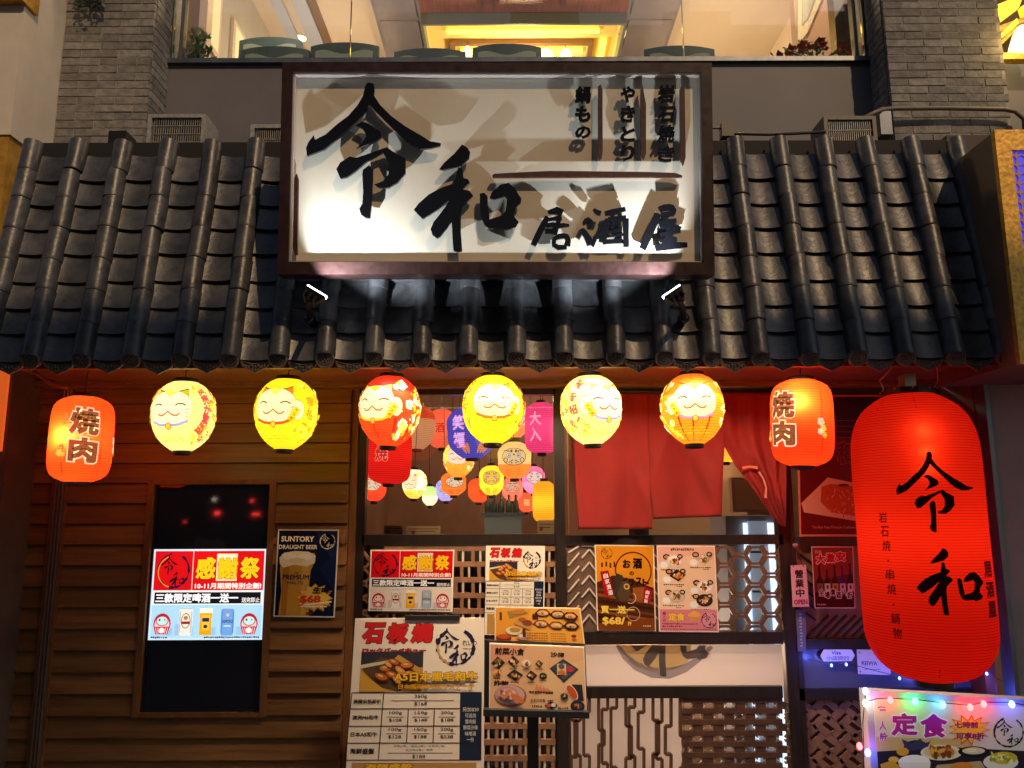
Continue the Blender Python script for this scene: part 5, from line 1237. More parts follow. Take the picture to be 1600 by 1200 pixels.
# recessed display
tv = thing("display_screen", "tall black display screen recessed in the timber wall, showing a beer promotion", "screen", (TVQ[0].x, YW, tz0))
MB().box(tx0, tx1, YW+.004, YW+.045, tz0, tz1).build("screen_glass", mat("black_screen_glass", (.012, .012, .022), .04, spec=.7), tv)
MB().box(tx0, tx1, YW-.004, YW+.003, tz0+.0005, tz0+.012).build("bezel", M_BLACKMATT, tv)
for a, b in ((tx0, tx0+.010), (tx1-.010, tx1)): MB().box(a, b, YW-.004, YW+.003, tz0+.0125, tz1-.001).build("bezel", M_BLACKMATT, tv)
zi1, zi0 = W(325, 858, YW).z, W(320, 1000, YW).z; Q = [Vector((tx0+.0105, YW+.002, zi1)), Vector((tx0+.0105, YW+.002, zi0)), Vector((tx1-.0105, YW+.002, zi0)), Vector((tx1-.0105, YW+.002, zi1))]
pic = MB().slab(Q, (0, .0015, 0), lin("cfe4f0")).build("lit_picture", M_SCREEN, tv)
p = Print(planar(Q, 131, 96, base=.0004, step=.00025)); thanks(p, glow=True); o = p.build("print", M_SCREEN, pic)
def paper(label, corners, Y, size, bgc, painter, parent_mat=None, cat_="poster", name="poster", thick=.003, group=None, curl=0):
    o, p = poster(name, label, cat_, corners, Y, size, bgc, parent_mat, thick, group)
    painter(p); p.build("print", parent_mat or M_GLOSSPRINT, o); return o
YP = YD-.006
def beer(p):
    p.rect(2, 2, 98, 138, "0f1a38"); p.poly([(60, 2), (98, 2), (98, 60)], "182850"); p.poly([(70, 60), (98, 40), (98, 100)], "15224a")
    p.T("SUNTORY", 6, 11, 60, 20, "efe6cc", .035); p.T("DRAUGHT BEER", 3, 25, 66, 32, "efe6cc", .03); p.ell(82, 19, 12.4, 12.4, "0c1430"); p.logo(82, 19, 12, "e9dcc0")
    g = [(8, 40), (62, 38), (64, 50), (57, 66), (55, 100), (58, 138), (8, 138), (11, 100), (7, 66)]
    p.poly(g, "d09a34"); p.poly([(11, 60), (22, 60), (21, 138), (12, 138)], "b97c22"); p.poly([(42, 60), (55, 60), (54, 138), (45, 138)], "dca948")
    p.poly([(5, 46), (12, 38), (30, 35), (52, 36), (64, 42), (63, 54), (50, 60), (30, 57), (12, 62), (6, 56)], "f2e6c4"); p.ell(22, 44, 12, 5, "faf3dc"); p.ell(46, 45, 12, 5, "fbf5e0"); p.ell(34, 50, 14, 4, "ead9ac")
    p.T("The", 30, 68, 37, 72, "2c2448", .01); p.T("PREMIUM", 12, 73, 55, 81, "2c2448", .03); p.T("MALT'S", 20, 83.5, 46, 88.5, "2c2448", .02)
    p.star(66, 110, 32, 24, "b8862a", 12, .74, 3); p.star(66, 109, 29, 21.5, "efc054", 12, .74, 3)
    p.T("生啤", 62, 92, 90, 103, "201408", .06, sh=.15); p.T("$68", 42, 105, 76, 119, "d8421c", .05); p.scribble(44, 122, 88, 124, "fff2d8", 7, 3); p.line([(48, 121), (70, 118), (94, 115)], 2.2, "f8ecd0"); p.star(58, 134, 8, 4, "5a3a14", 5, .5)
paper("navy beer poster with a tall glass and price burst beside the display screen", [(434.6, 827), (427, 963.5), (522.8, 965), (530, 827.5)], YW-.027, (100, 140), "f4ead4", beer)
paper("red and white promotion poster with beer cans, inside the shop window", [(579, 859), (575.5, 954.5), (707, 956), (710, 859)], YP, (131, 96), "f2e8da", thanks)
paper("small stone grill price poster high in the window, behind the orange menu", [(759.4, 852.5), (757, 992), (850, 993), (851.6, 853)], YP, (201, 294), "f0e2c8", stonegrill)
def sake(p):
    p.rect(2, 2, 98, 138, "d98a1c"); p.poly([(2, 62), (30, 50), (60, 56), (98, 70), (98, 138), (2, 138)], "4a2412")
    for i in range(6): p.poly([(2, 70+9*i), (98, 84+9*i), (98, 88+9*i), (2, 75+9*i)], ("6b3616", "8a4a1a", "3a1a0c")[i % 3])
    p.poly([(2, 128), (98, 118), (98, 138), (2, 138)], "7a3c14")
    p.ring(64, 42, 30, 2.4, "6a1c0c", -190, 60); p.logo(20, 14, 9, "4a200c")
    for i in range(4): p.scribble(10+7*i, 27, 14+7*i, 38, "5a2a10", 1, i)
    p.T("お", 46, 24, 60, 38, "24100a", .045); p.T("酒", 63, 21, 79, 39, "24100a", .05); p.T("の", 57, 43, 65, 50, "24100a", .04)
    for i, ch in enumerate("イラスト"): p.T(ch, 43+12*i, 53+(2 if i % 2 else 0), 54+12*i, 66+(2 if i % 2 else 0), "24100a", .045)
    p.poly([(34, 46), (46, 50), (44, 70), (50, 86), (36, 92), (28, 80), (34, 66)], "3c3428"); p.poly([(44, 60), (54, 58), (58, 76), (54, 92), (40, 92), (36, 80)], "58402a"); p.ell(52, 68, 5, 5, "d8b060"); p.ell(52, 68, 3, 3, "6a4a1c", n=10)
    p.poly([(62, 70), (84, 68), (88, 88), (64, 92)], "9a5420"); p.ring(58, 86, 9, 1.0, "e0c8a8", -60, 120)
    p.poly([(8, 44), (22, 42), (29, 80), (22, 86), (14, 82)], "a8101c"); p.poly([(82, 68), (96, 74), (90, 96), (78, 94)], "a8101c")
    for i, ch in enumerate("自家清酒"): p.T(ch, 13+2.4*i, 47+9*i, 21+2.4*i, 55+9*i, "f6e8dc", .03, rot=-12)
    for i in range(3): p.T("自家製"[i], 84-1.5*i, 74+7*i, 90-1.5*i, 80+7*i, "f6e8dc", .03, rot=12)
    p.ring(62, 112, 11, 1.2, "c0a080", 0, 360); p.ring(42, 112, 9, 1, "8a6a50", 0, 360)
    p.T("買一送一", 7, 99, 64, 112, "f5d04a", .045); p.T("$68/", 9, 117, 48, 131, "f5c84a", .045); p.T("杯", 52, 124, 59, 131, "f5c84a", .03); p.scribble(78, 130, 92, 132, "d8b890", 4, 3)
paper("orange sake poster with big circle lettering and price, on the left side of the door", [(929, 851), (933, 985.5), (1025, 987), (1022, 852)], YP, (100, 140), "f6d8b4", sake)
def setmenu(p):
    p.rect(2, 2, 98, 138, "f0c8a0"); p.poly([(2, 2), (98, 2), (98, 20), (60, 16), (2, 30)], "eeb49c"); p.scribble(24, 4, 64, 9, "6a3a28", 12, 2)
    k = 0
    for (x, y) in ((26, 24), (76, 20), (30, 48), (76, 66), (28, 82), (74, 88)):
        p.ell(x-14, y+8, 8, 6.5, "e8d8c4"); p.ell(x-14, y+8, 6.4, 5, "f6ece0"); p.ell(x-10, y-5, 6, 4.6, "2a1a16"); p.ell(x-10, y-5, 4, 2.6, "c89060"); p.dish(x+4, y+1, 14, 10, ("e6d8cc", "c8b8a4", "2c201c")[k % 3], FOOD, k+10, 14, 0, k in (1, 2)); p.ell(x+13, y-6, 5, 4, "3a2420"); p.ell(x+13, y-6, 3, 2, "e0b080", n=8); p.scribble(x-20, y+15, x+16, y+17.2, "4a2a20", 10, k); p.scribble(x+2, y+18.4, x+12, y+20, "4a2a20", 3, k+5); k += 1
    p.rect(2, 104, 98, 138, "dd7f8c"); p.T("定食", 15, 109, 45, 123, "a06810", .08); p.T("定食", 15.8, 109.6, 44.2, 122.4, "f7c93a", .045); p.TV("一人前", 7, 108, 12, 124, "8a3a40", .02)
    p.poly([(49, 112), (60, 106), (71, 112)], "f0b42c"); p.rect(50, 113, 70, 115, "f0b42c"); p.poly([(52, 116), (68, 116), (66, 122), (54, 122)], "d89820"); p.ell(84, 121, 12.6, 12.6, "e0909a"); p.logo(84, 121, 12, "3a1420")
    p.scribble(6, 126, 66, 128.4, "6a2a34", 18, 7); p.scribble(6, 130, 40, 132.4, "6a2a34", 10, 8); p.scribble(4, 135, 96, 136.4, "5a222c", 24, 9)
paper("pink set meal poster with six dishes, on the door beside the honeycomb lattice", [(1026, 852), (1029.6, 987), (1123.5, 988), (1117, 852.6)], YP, (100, 140), "f8dcc8", setmenu)
# big stone grill board and menu stand in front of the window
Yb = 3.58
sb = thing("price_board", "large stone grill price board standing in front of the window, left of the menu stand", "sign board", W(650, 1290, Yb))
q = quad([(555, 966.5), (537, 1262), (756, 1262), (756.5, 965.5)], Yb); ob = MB().slab(q, (0, .012, 0), lin("f0ddc4")).build("sheet", M_PRINT, sb)
p = Print(planar(q, 201, 294)); stonegrill(p); p.build("print", M_PRINT, ob)
zb_ = q[1].z
MB().slab(quad([(633, 962.5), (633, 969), (718, 969), (718, 962)], Yb-.006), (0, .03, 0)).build("top_clip", M_BLACKMATT, sb)
MB().box(q[1].x-.01, q[2].x+.01, Yb-.01, Yb+.03, zb_-.02, zb_).build("bottom_rail", M_BLACKMATT, sb)
for xx in (q[1].x+.06, q[2].x-.06): MB().tube([(xx, Yb+.03, zb_), (xx, Yb+.16, 0)], .010, 8).build("leg", M_BLACKMATT, sb); MB().tube([(xx, Yb+.014, zb_), (xx, Yb-.10, 0)], .010, 8).build("leg", M_BLACKMATT, sb)
Ys = 3.38
ms = thing("menu_stand", "black pedestal menu stand holding two open picture menus in front of the shop", "menu stand", (W(833, 1200, Ys).x, Ys, 0))
MB().slab(quad([(757, 1000), (756, 1112), (919, 1116), (914, 1006)], Ys+.012), (0, .02, 0)).build("tray", M_BLACKMATT, ms)
MB().slab(quad([(755, 1109), (755, 1119), (921, 1123), (921, 1113)], Ys-.03), (0, .075, 0)).build("lip", M_BLACKMATT, ms)
xp = W(833, 1160, Ys+.02).x; MB().box(xp-.023, xp+.023, Ys+.034, Ys+.07, .03, W(833, 1110, Ys).z).build("post", M_BLACKMATT, ms); MB().box(xp-.2, xp+.2, Ys-.15, Ys+.2, 0, .03).build("foot", M_BLACKMATT, ms)
def upper(p):
    p.rect(2, 2, 138, 60, "eda23a"); p.poly([(2, 2), (60, 2), (44, 40), (2, 60)], "e8962e"); 
    p.poly([(20, 8), (46, 3), (54, 10), (24, 20)], "9a8040"); p.ell(38, 8, 12, 4, "c87a30", -8); p.poly([(40, 18), (60, 24), (56, 38), (30, 28)], "c89050"); p.ell(52, 26, 8, 5, "8a4020"); p.ell(44, 20, 6, 3, "b05a2a"); p.ell(30, 40, 13, 7, "e8d0a0"); p.ell(32, 38, 9, 4, "b88a3a"); p.ell(14, 52, 12, 6, "8a2410"); p.ell(14, 50, 10, 4, "c8501c"); p.ell(44, 50, 9, 5, "c08068"); p.ell(44, 48, 7, 3, "f0d8c0")
    for x in (4, 40): p.scribble(x+4, 8 if x == 4 else 34, x+10, 24 if x == 4 else 50, "4a2a10", 1, x)
    for i, (x, y) in enumerate(((78, 10), (102, 12), (122, 14), (74, 28), (98, 30), (122, 30))):
        d = "3a1014" if i not in (3, 4) else "7a3418"
        p.poly([(x-14, y), (x-6, y-7), (x+6, y-7), (x+13, y), (x+6, y+6.4), (x-6, y+6.4)], d); p.ell(x, y-.4, 9, 5, ("e8a060", "d8c090", "e06a40", "d8a888", "d8b04a", "5a4a30")[i]); p.dish(x, y-.4, 8, 4, "e0b070", FOOD, i+30, 8)
    p.T("鍋", 60, 10, 70, 20, "4a1c10", .05)
    for j in range(4): p.scribble(50, 42+4*j, 84, 44+4*j, "a86020", 9, j); p.scribble(88, 42+4*j, 112, 43.6+4*j, "a86020", 8, j+9)
    p.ell(124, 46, 4, 2.6, "8a2a10"); p.ell(124, 52, 4, 2.4, "b86a30")
def lower(p):
    p.rect(2, 2, 148, 100, "eab27c"); p.poly([(2, 2), (60, 2), (30, 30), (2, 44)], "e29a72"); p.poly([(90, 40), (148, 20), (148, 100), (70, 100)], "efbe86"); p.rect(88, 20, 88.6, 50, "f6d8a8")
    p.T("前菜小食", 9, 6, 55, 17, "160c0a", .03, sh=.1); p.T("沙律", 96, 10, 118, 18, "160c0a", .03, sh=.1); p.T("炸物", 7, 57, 30, 66, "160c0a", .03, sh=.1)
    for i, (x, y, rx, ry, sq, c_) in enumerate(((14, 30, 11, 10, 1, "2a2a24"), (38, 27, 9, 9, 1, "3a2420"), (58, 29, 8, 7, 0, "e8c8a8"), (78, 29, 6, 6, 1, "3a3a34"), (12, 46, 7, 6, 0, "e0a060"), (40, 48, 13, 9, 1, "30302c"), (66, 48, 9, 8, 1, "2c2420"), (84, 48, 6, 5, 0, "2c2420"))):
        p.dish(x, y, rx, ry, c_, FOOD, i+50, 12, 0, sq); p.scribble(x-6, y+ry+1.5, x+6, y+ry+3, "4a3020", 4, i)
    p.poly([(94, 36), (116, 20), (140, 36), (116, 58)], "3c4044"); p.poly([(98, 36), (116, 24), (136, 36), (116, 53)], "54595c"); p.rrect(113, 37, 14, 18, "e8c878"); p.ell(113, 32, 5, 4, "5a5878"); p.ell(113, 42, 6, 4, "e07038"); p.ell(126, 36, 6, 5, "c83a4a"); p.ell(102, 36, 4, 3, "4a3a60")
    p.ell(33, 80, 25, 17, "a8604a"); p.ell(32, 79, 23, 15.4, "d8a898"); p.dish(28, 78, 18, 12, "c89488", ["e8c0a0", "d0603a", "e88850", "a05a40", "f0d8c8"], 4, 18); p.ell(44, 84, 11, 5, "e07840", 30)
    for j in range(4): p.poly([(70+6*j, 72), (74+5*j, 60+2*j), (79+6*j, 72)], "e88a60")
    p.scribble(62, 72, 100, 76, "5a3420", 9, 1); p.T("玉子三文魚", 63, 84, 87, 89, "3a2010", .02); p.scribble(90, 85, 100, 88, "5a3420", 3, 2)
    p.poly([(128, 60), (144, 60), (146, 86), (134, 84)], "2c2828"); p.ell(128, 72, 7, 14, "f0d8c8", -32); p.ell(128, 72, 5.6, 12, "d8551c", -32); p.dish(116, 79, 6, 5, "3a2420", FOOD, 9, 8)
    p.poly([(85, 94), (95, 87), (106, 93), (96, 100)], "2c2020"); p.ell(92, 94, 4, 3, "d0604a"); p.ell(99, 93, 3.6, 3, "f0e0d0"); p.ell(136, 94, 11, 9, "2a2630"); p.dish(136, 94, 8, 6, "403840", ["e07838", "e8b890", "d0542c"], 6, 8); p.scribble(66, 94, 82, 97, "5a3420", 5, 7); p.scribble(106, 96, 122, 99, "5a3420", 5, 8)
paper("lower open menu page with starters and salad pictures on the menu stand", [(764.7, 1005), (764, 1108.5), (917, 1111.5), (913, 1011)], Ys, (150, 102), "f7dcb8", lower, M_PRINT, "menu", "menu_page", .008)
paper("upper orange menu page with hot pot pictures, above the open page on the menu stand", [(773, 948), (773, 1005), (914.5, 1010), (907, 950)], Ys+.02, (140, 62), "f8dca8", upper, M_PRINT, "menu", "menu_page", .006)
# side panel posters
def steak(p):
    p.rect(3, 3, 177, 220, "5c1012"); p.rect(3, 3, 177, 70, "3a0c10")
    for i in range(6): p.line([(3, 40+9*i), (177, 44+9*i)], .9, "8a2418")
    p.T("和牛", 60, 74, 110, 112, "8a2c1c", .06); p.T("和牛", 62, 76, 108, 110, "5c1210", .03)
    p.poly([(4, 172), (46, 132), (177, 158), (177, 214), (8, 186)], "d89070"); p.poly([(36, 146), (50, 142), (90, 146), (150, 162), (170, 180), (165, 198), (110, 196), (50, 186), (34, 170)], "b84420")
    rn_ = random.Random(3)
    for i in range(70): x, y = rn_.uniform(42, 158), rn_.uniform(148, 190); p.line([(x, y), (x+rn_.uniform(-5, 5), y+rn_.uniform(2, 6))], 1.1, rn_.choice(["d8785a", "9a3018", "e09878"]))
    p.ell(70, 144, 9, 2.4, "5a3018"); p.ell(100, 150, 6, 2, "6a4a20"); p.poly([(120, 128), (140, 118), (177, 130), (177, 140)], "d08868")
    p.T("The Best Meat Premium Craftsman", 20, 207, 88, 211, "d07860", .0)
paper("dark red steak poster behind the giant red lantern", [(1244, 617), (1249, 838), (1430, 838), (1425, 617)], YD-.004, (180, 223), "d07058", steak)
def bottles(p):
    p.rect(2, 2, 98, 138, "6a1a1c"); p.poly([(2, 2), (98, 2), (98, 60), (2, 80)], "8a2a24"); p.T("日本", 8, 8, 24, 16, "e07878", .03)
    for i, ch in enumerate("大激安"): x = 9+24*i; p.T(ch, x-1.5, 16-3*i, x+25, 42-3*i, "f0b0a8", .13); p.T(ch, x, 17.5-3*i, x+23, 40-3*i, "c41014", .06)
    for i, (x, h, c_) in enumerate(((16, 62, "2c1a14"), (34, 52, "241c18"), (53, 62, "30201a"), (71, 60, "3c2450"), (90, 66, "14181c"))):
        p.poly([(x-2.4, 104-h), (x+2.4, 104-h), (x+2.6, 104-h*.62), (x+8, 104-h*.42), (x+8, 104), (x-8, 104), (x-8, 104-h*.42), (x-2.6, 104-h*.62)], c_); p.rect(x-7, 84, x+7, 102, ("7a5040", "c8a890", "b07850", "c890a0", "d0a8a0")[i]); p.ell(x, 92, 3, 5, "7a2a28", n=8)
    p.rect(2, 104, 98, 138, "3a0e12")
    for i, ch in enumerate("全場清酒八折"): x = 12+13.5*i; y = 96+(6 if i % 2 else 0); p.T(ch, x-1.4, y-1.4, x+14, y+17, "f0c0bc", .12); p.T(ch, x, y, x+12.6, y+15.5, "4a1016", .04)
    p.scribble(6, 130, 30, 133, "c08080", 5, 1)
paper("red sake bottle sale poster on the slatted side panel, beside the open tag", [(1267.5, 854), (1273, 950.5), (1336.5, 950.5), (1333, 854)], YP-.006, (100, 140), "f0b0a4", bottles)
ot = thing("open_tag", "pink hanging open tag on a string between the door and the bottle poster", "tag", W(1248, 883, 3.80))
q = quad([(1235.5, 883.5), (1239, 948.5), (1264, 947.5), (1259.6, 882.5)], 3.80); oo = MB().slab(q, (0, .004, 0), lin("f0a8b4")).build("tag_board", M_PRINT, ot)
p = Print(planar(q, 40, 102)); p.TV("營業中", 9, 10, 31, 80, "2c1418", .03); p.T("OPEN", 3, 84, 37, 97, "a81438", .05); p.ell(6, 3, 1.4, 1.4, "2c1418", n=8); p.ell(33, 3, 1.4, 1.4, "2c1418", n=8); p.build("print", M_PRINT, oo)
MB().tube([W(1240, 884, 3.797), W(1243, 858, 3.80), W(1255, 884, 3.797)], .0016, 5).build("string", M_WIRE, ot); MB().lathe([(.016, 0), (.012, .01), (.005, .018)], W(1243, 853, 3.832), axis=(0, -1, 0), n=12).build("hook", mat("pink_hook", (.35, .12, .10), .4), ot)
pz = thing("door_plate", "narrow grey violet vertical push plate under the open tag", "plate", W(1250, 1018, 3.83))
q = quad([(1243, 953), (1247, 1018), (1259.5, 1018), (1258.5, 952.5)], 3.832); oo = MB().slab(q, (0, .006, 0), lin("6a6480")).build("plate_body", M_PRINT, pz)
p = Print(planar(q, 16, 66)); [p.rect(5+(i % 2), 6+5*i, 10-(i % 3)*.6, 8.6+5*i, "b8b2c8") for i in range(11)]; p.build("print", M_PRINT, oo)
vz = thing("payment_sticker", "white six sided card payment sticker on the glass below the slatted panel", "sticker", W(1308, 1034, 3.83))
v = [W(x, y, 3.835) for x, y in ((1281.6, 1024.7), (1287, 1033.6), (1330.6, 1033), (1335.6, 1024), (1330.6, 1015), (1287, 1015))]
oo = mk("sticker_sheet", v+[q_+Vector((0, .003, 0)) for q_ in v], [tuple(range(6)), tuple(range(11, 5, -1))]+[(i, i+6, (i+1) % 6+6, (i+1) % 6) for i in range(6)], M_PRINT, vz, cols=[lin("e6e4ee")]*8)
p = pxprint(3.835); p.T("Visa", 1299, 1017, 1314, 1022.6, "3a3a78", .02); p.T("小店同行", 1291, 1025, 1327, 1031.5, "3a3a78", .01); p.build("print", M_PRINT, oo)
def notice(p): p.T("REIWA", 12, 28, 60, 38, "4a3a60", .02); p.scribble(20, 46, 70, 49, "8a80a0", 10, 2); p.ell(7, 7, 2.5, 2.5, "8a80a0", n=8); p.ell(7, 54, 2.5, 2.5, "8a80a0", n=8)
paper("pale paper notice on the glass, partly hidden under the giant red lantern", [(1339, 1015), (1341, 1053), (1392, 1055), (1390, 1015)], 3.835, (100, 60), "ded4de", notice, None, "notice", "notice")
# ------------------------------------------------------------------ set meal board with added glow and its string of coloured bulbs
YL2 = 2.75
lb = thing("set_meal_board", "bright framed set meal board with food photo at the bottom right corner", "sign board", W(1500, 1335, YL2))
cb_ = [(1352, 1079), (1372, 1340), (1720, 1352), (1716, 1099)]; q = quad(cb_, YL2); back = MB().slab(q, (0, .05, 0), lin("b8a898")).build("board_body", mat("board_white_plastic", (.62, .58, .55), .35), lb)
iq = quad([(1364, 1091), (1382, 1330), (1710, 1342), (1706, 1111)], YL2-.002); fc_ = MB().slab(iq, (0, .0015, 0), lin("d8cdb8")).build("face", M_GLOWPRINT, lb)
p = pxprint(YL2-.002, .0004, .0006)
def bx(x, y): return (1340+x/6.154, 1070+y/6.154)
def BP(pts, c): p.poly([bx(*a) for a in pts], c)
def BT(t, x0, y0, x1, y1, c, b=0, sh=0, rot=0): a, d = bx(x0, y0), bx(x1, y1); p.T(t, a[0], a[1], d[0], d[1], c, b, rot, sh)
def BE(x, y, rx, ry, c, rot=0): a = bx(x, y); p.ell(a[0], a[1], rx/6.154, ry/6.154, c, rot)
BP([(160, 130), (1000, 160), (1000, 560), (175, 620)], "d8c6a0"); BP([(175, 500), (1100, 520), (1100, 700), (182, 700)], "c9a868"); BP([(185, 640), (900, 600), (1700, 640), (1700, 1700), (250, 1700)], "2a2228")
for b, c_ in ((.10, "f6e0ea"), (.05, "b0218a")): d = (b-.05)*240; BT("定", 318-d, 270-d, 576+d, 490+d, c_, b); BT("食", 596-d, 275-d, 862+d, 510+d, c_, b)
for i, ch in enumerate("一人前"): BT(ch, 205, 240+105*i if i else 232, 275, 270+105*i+60 if i else 250, "f6e0ea", .09); BT(ch, 208, 243+105*i if i else 234, 272, 267+105*i+60 if i else 248, "9a2a80", .03)
BT("︵", 190, 205, 268, 228, "9a2a80", .04); BT("︶", 212, 480, 290, 505, "9a2a80", .04)
sx, sy = bx(1070, 430); p.star(sx, sy, 36, 25, "c8501c", 13, .62, 4); p.star(sx, sy, 32, 21, "f2b430", 13, .66, 4)
BT("七時前", 930, 350, 1155, 415, "7a2468", .05); BT("可享8折", 940, 455, 1215, 522, "7a2468", .05)
lx, ly = bx(1450, 455); p.logo(lx, ly, 22.5, "1c1418")
BE(560, 600, 120, 70, "28243a"); BP([(420, 520), (520, 560), (600, 515), (640, 560), (700, 540), (660, 610), (470, 640)], "3c3658"); BE(430, 640, 60, 40, "d8a030"); BE(800, 650, 200, 75, "e8d8b8"); BE(790, 640, 160, 55, "d8c098")
rn_ = random.Random(9)
for i in range(34): BE(rn_.uniform(690, 920), rn_.uniform(590, 690), rn_.uniform(18, 42), rn_.uniform(12, 26), rn_.choice(["a85a1c", "c87a28", "8a3a14", "e0a848", "6a4a1a"]), rn_.uniform(0, 180))
BE(1110, 640, 150, 52, "1a181c"); BE(1110, 632, 110, 34, "d8c8a0"); BE(1090, 628, 50, 18, "f0e0b0"); BE(540, 740, 155, 70, "f0e4d0"); BE(540, 725, 145, 48, "fbf4e6"); BP([(385, 740), (695, 740), (680, 900), (420, 900)], "ece0d0"); BE(340, 715, 50, 30, "e0b840"); BP([(210, 760), (330, 720), (420, 800), (250, 900)], "d89a30")
BP([(760, 770), (1180, 730), (1260, 860), (700, 900)], "b8a070"); BE(1000, 790, 110, 50, "d8842c"); BE(1370, 740, 170, 80, "e4dcc8"); BE(1400, 700, 130, 60, "c8b038"); BE(1340, 690, 60, 36, "e8d878")
for i in range(18): BE(rn_.uniform(1270, 1500), rn_.uniform(660, 740), rn_.uniform(16, 34), rn_.uniform(10, 20), rn_.choice(["d8c848", "b8a82c", "f0e8a0", "8a9a30"]), rn_.uniform(0, 180))
p.build("print", M_GLOWPRINT, fc_)
st = thing("string_lights", "string of small coloured bulbs draped over the set meal board", "string lights", W(1352, 1079, YL2))
BUL = [(1352.5, 1080, "b"), (1353, 1099, "w"), (1391, 1094, "r"), (1430, 1096, "g"), (1472.5, 1101, "c"), (1516, 1105, "r"), (1537, 1100, "r"), (1581, 1100.5, "b"), (1343, 1166, "r"), (1356, 1176, "b"), (1598, 1077, "b"), (1404, 1057, "b"), (1321, 1035.5, "b"), (1298, 1037, "b")]
EC = dict(b=(.06, .12, 1), w=(.9, .9, .6), r=(1, .03, .03), g=(.03, 1, .25), c=(.03, .35, 1))
EM = {k: emis("bulb_"+k, c_, 22) for k, c_ in EC.items()}
pw = [W(x, y-3, YL2-.02) for x, y, _ in BUL[:2]]+[W(1370, 1092, YL2-.02)]+[W(x, y-3, YL2-.02) for x, y, _ in BUL[2:8]]+[W(1640, 1110, YL2-.02)]
MB().tube([W(1346, 1240, YL2-.02), W(1350, 1176, YL2-.02), W(1348, 1130, YL2-.02)]+pw, .0016, 5).build("wire", M_WIRE, st)
for i, (x, y, k) in enumerate(BUL[:10]):
    c_ = W(x, y, YL2-.022); MB().ball(c_, .0095, 10, 6, sc=(1, 1, 1.3)).build("bulb", EM[k], st, True)
    ld = bpy.data.lights.new("bulb_glow", "POINT"); ld.energy = .10 if k != 'b' else .2; ld.color = EC[k]; ld.shadow_soft_size = .01
    lo = bpy.data.objects.new("bulb_glow", ld); COL.objects.link(lo); lo.location = c_+Vector((0, -.016, 0)); attach(lo, st)
s2 = thing("string_lights", "blue bulbs on a dark wire along the side panel, behind the giant lantern", "string lights", W(1300, 1030, 3.70))
pts = [W(x, y, 3.72) for x, y in ((1262, 1030), (1298, 1037), (1321, 1035.5), (1360, 1046), (1404, 1057), (1470, 1070), (1540, 1050), (1585, 1075))]; MB().tube(pts, .0016, 5).build("wire", M_WIRE, s2)
for i, c_ in enumerate(pts[1:3]+pts[4:8]):
    c_ = c_+Vector((0, -.008, -.006)); MB().ball(c_, .0055, 8, 6, sc=(1, 1, 1.3)).build("bulb", EM['b'], s2, True)
    ld = bpy.data.lights.new("bulb_glow", "POINT"); ld.energy = .6; ld.color = (.10, .14, 1); ld.shadow_soft_size = .01
    lo = bpy.data.objects.new("bulb_glow", ld); COL.objects.link(lo); lo.location = c_+Vector((0, -.02, -.02)); attach(lo, s2)
# ================================================================== restaurant upstairs, seen through its window
up = thing("upstairs_window", "wide frameless upstairs window above the signboard, looking into a lit restaurant", "window", (0, YS+.03, zb(95, YS)))
zsil = zb(93, YS); zt2 = zb(-60, YS)
edges = [W(283, 50, YS).x, W(546, 50, YS).x, W(1069, 50, YS).x, W(1338, 50, YS).x]
for a, b in zip(edges, edges[1:]): MB().box(a+.003, b-.003, YS+.03, YS+.04, zsil+.001, zt2).build("pane", M_GLASS, up)
for x in edges[1:3]: MB().box(x-.0028, x+.0028, YS+.028, YS+.042, zsil+.001, zt2).build("joint", M_STEEL, up)
for x in (W(266, 50, YS).x, edges[0], edges[3], W(1353, 50, YS).x): MB().box(x-.012, x+.012, YS+.01, YS+.06, zsil+.001, zt2).build("frame_bar", M_STEEL, up)
for a, b in ((W(266, 50, YS).x, edges[0]), (edges[3], W(1353, 50, YS).x)): MB().box(a+.0125, b-.0125, YS+.03, YS+.04, zsil+.001, zt2).build("pane", M_GLASS, up)
FZ = W(776, 65, 5.25).z-.92; CZ = 1.6+5.3
M_BEIGE = mat("beige_ceiling_paint", (.70, .56, .42), .7, noise=.06, scale=2); M_MAUVE = mat("mauve_ceiling_panel", (.30, .26, .27), .55, noise=.1, scale=4)
M_REDWOOD = mat("red_brown_panelling", (.34, .12, .045), .4, noise=.3, scale=6, stretch=(6, .6, 1))
rm = thing("restaurant_room", "beige and mauve ceiling and walls of the upstairs restaurant", "room", (0, 7, FZ), kind="structure")
xL, xR = -2.72, 3.05
MB().box(xL-.2, xR+.3, YS+.25, 13, FZ-.1, FZ).build("upper_floor", M_INDARK, rm)
MB().box(xL-.1, xL, YS+.2, 13, FZ, CZ).build("side_wall", mat("taupe_wall", (.40, .36, .31), .7, noise=.1, scale=3), rm)
MB().box(xR, xR+.1, YS+.2, 13, FZ, CZ).build("side_wall", M_BEIGE, rm)
MB().box(xL, xR, 12.9, 13, FZ, CZ).build("back_wall", M_BEIGE, rm)
gx0, gx1 = -1.47, 1.80
for a, b, m in ((xL, gx0, M_BEIGE), (gx1, xR, M_BEIGE)): MB().box(a, b, YS+.2, 13, CZ, CZ+.05).build("ceiling_board", m, rm)
ca, cb2 = -.97, 1.25; Yc0, Yc1 = 7.50, 9.6
MB().box(gx0, ca, YS+.2, 13, CZ-.03, CZ+.02).build("ceiling_board", M_MAUVE, rm); MB().box(cb2, gx1, YS+.2, 13, CZ-.03, CZ+.02).build("ceiling_board", M_MAUVE, rm)
MB().box(ca, cb2, YS+.2, Yc0, CZ-.03, CZ+.02).build("ceiling_board", M_REDWOOD, rm); MB().box(ca, cb2, Yc1, 13, CZ-.03, CZ+.02).build("ceiling_board", M_REDWOOD, rm)
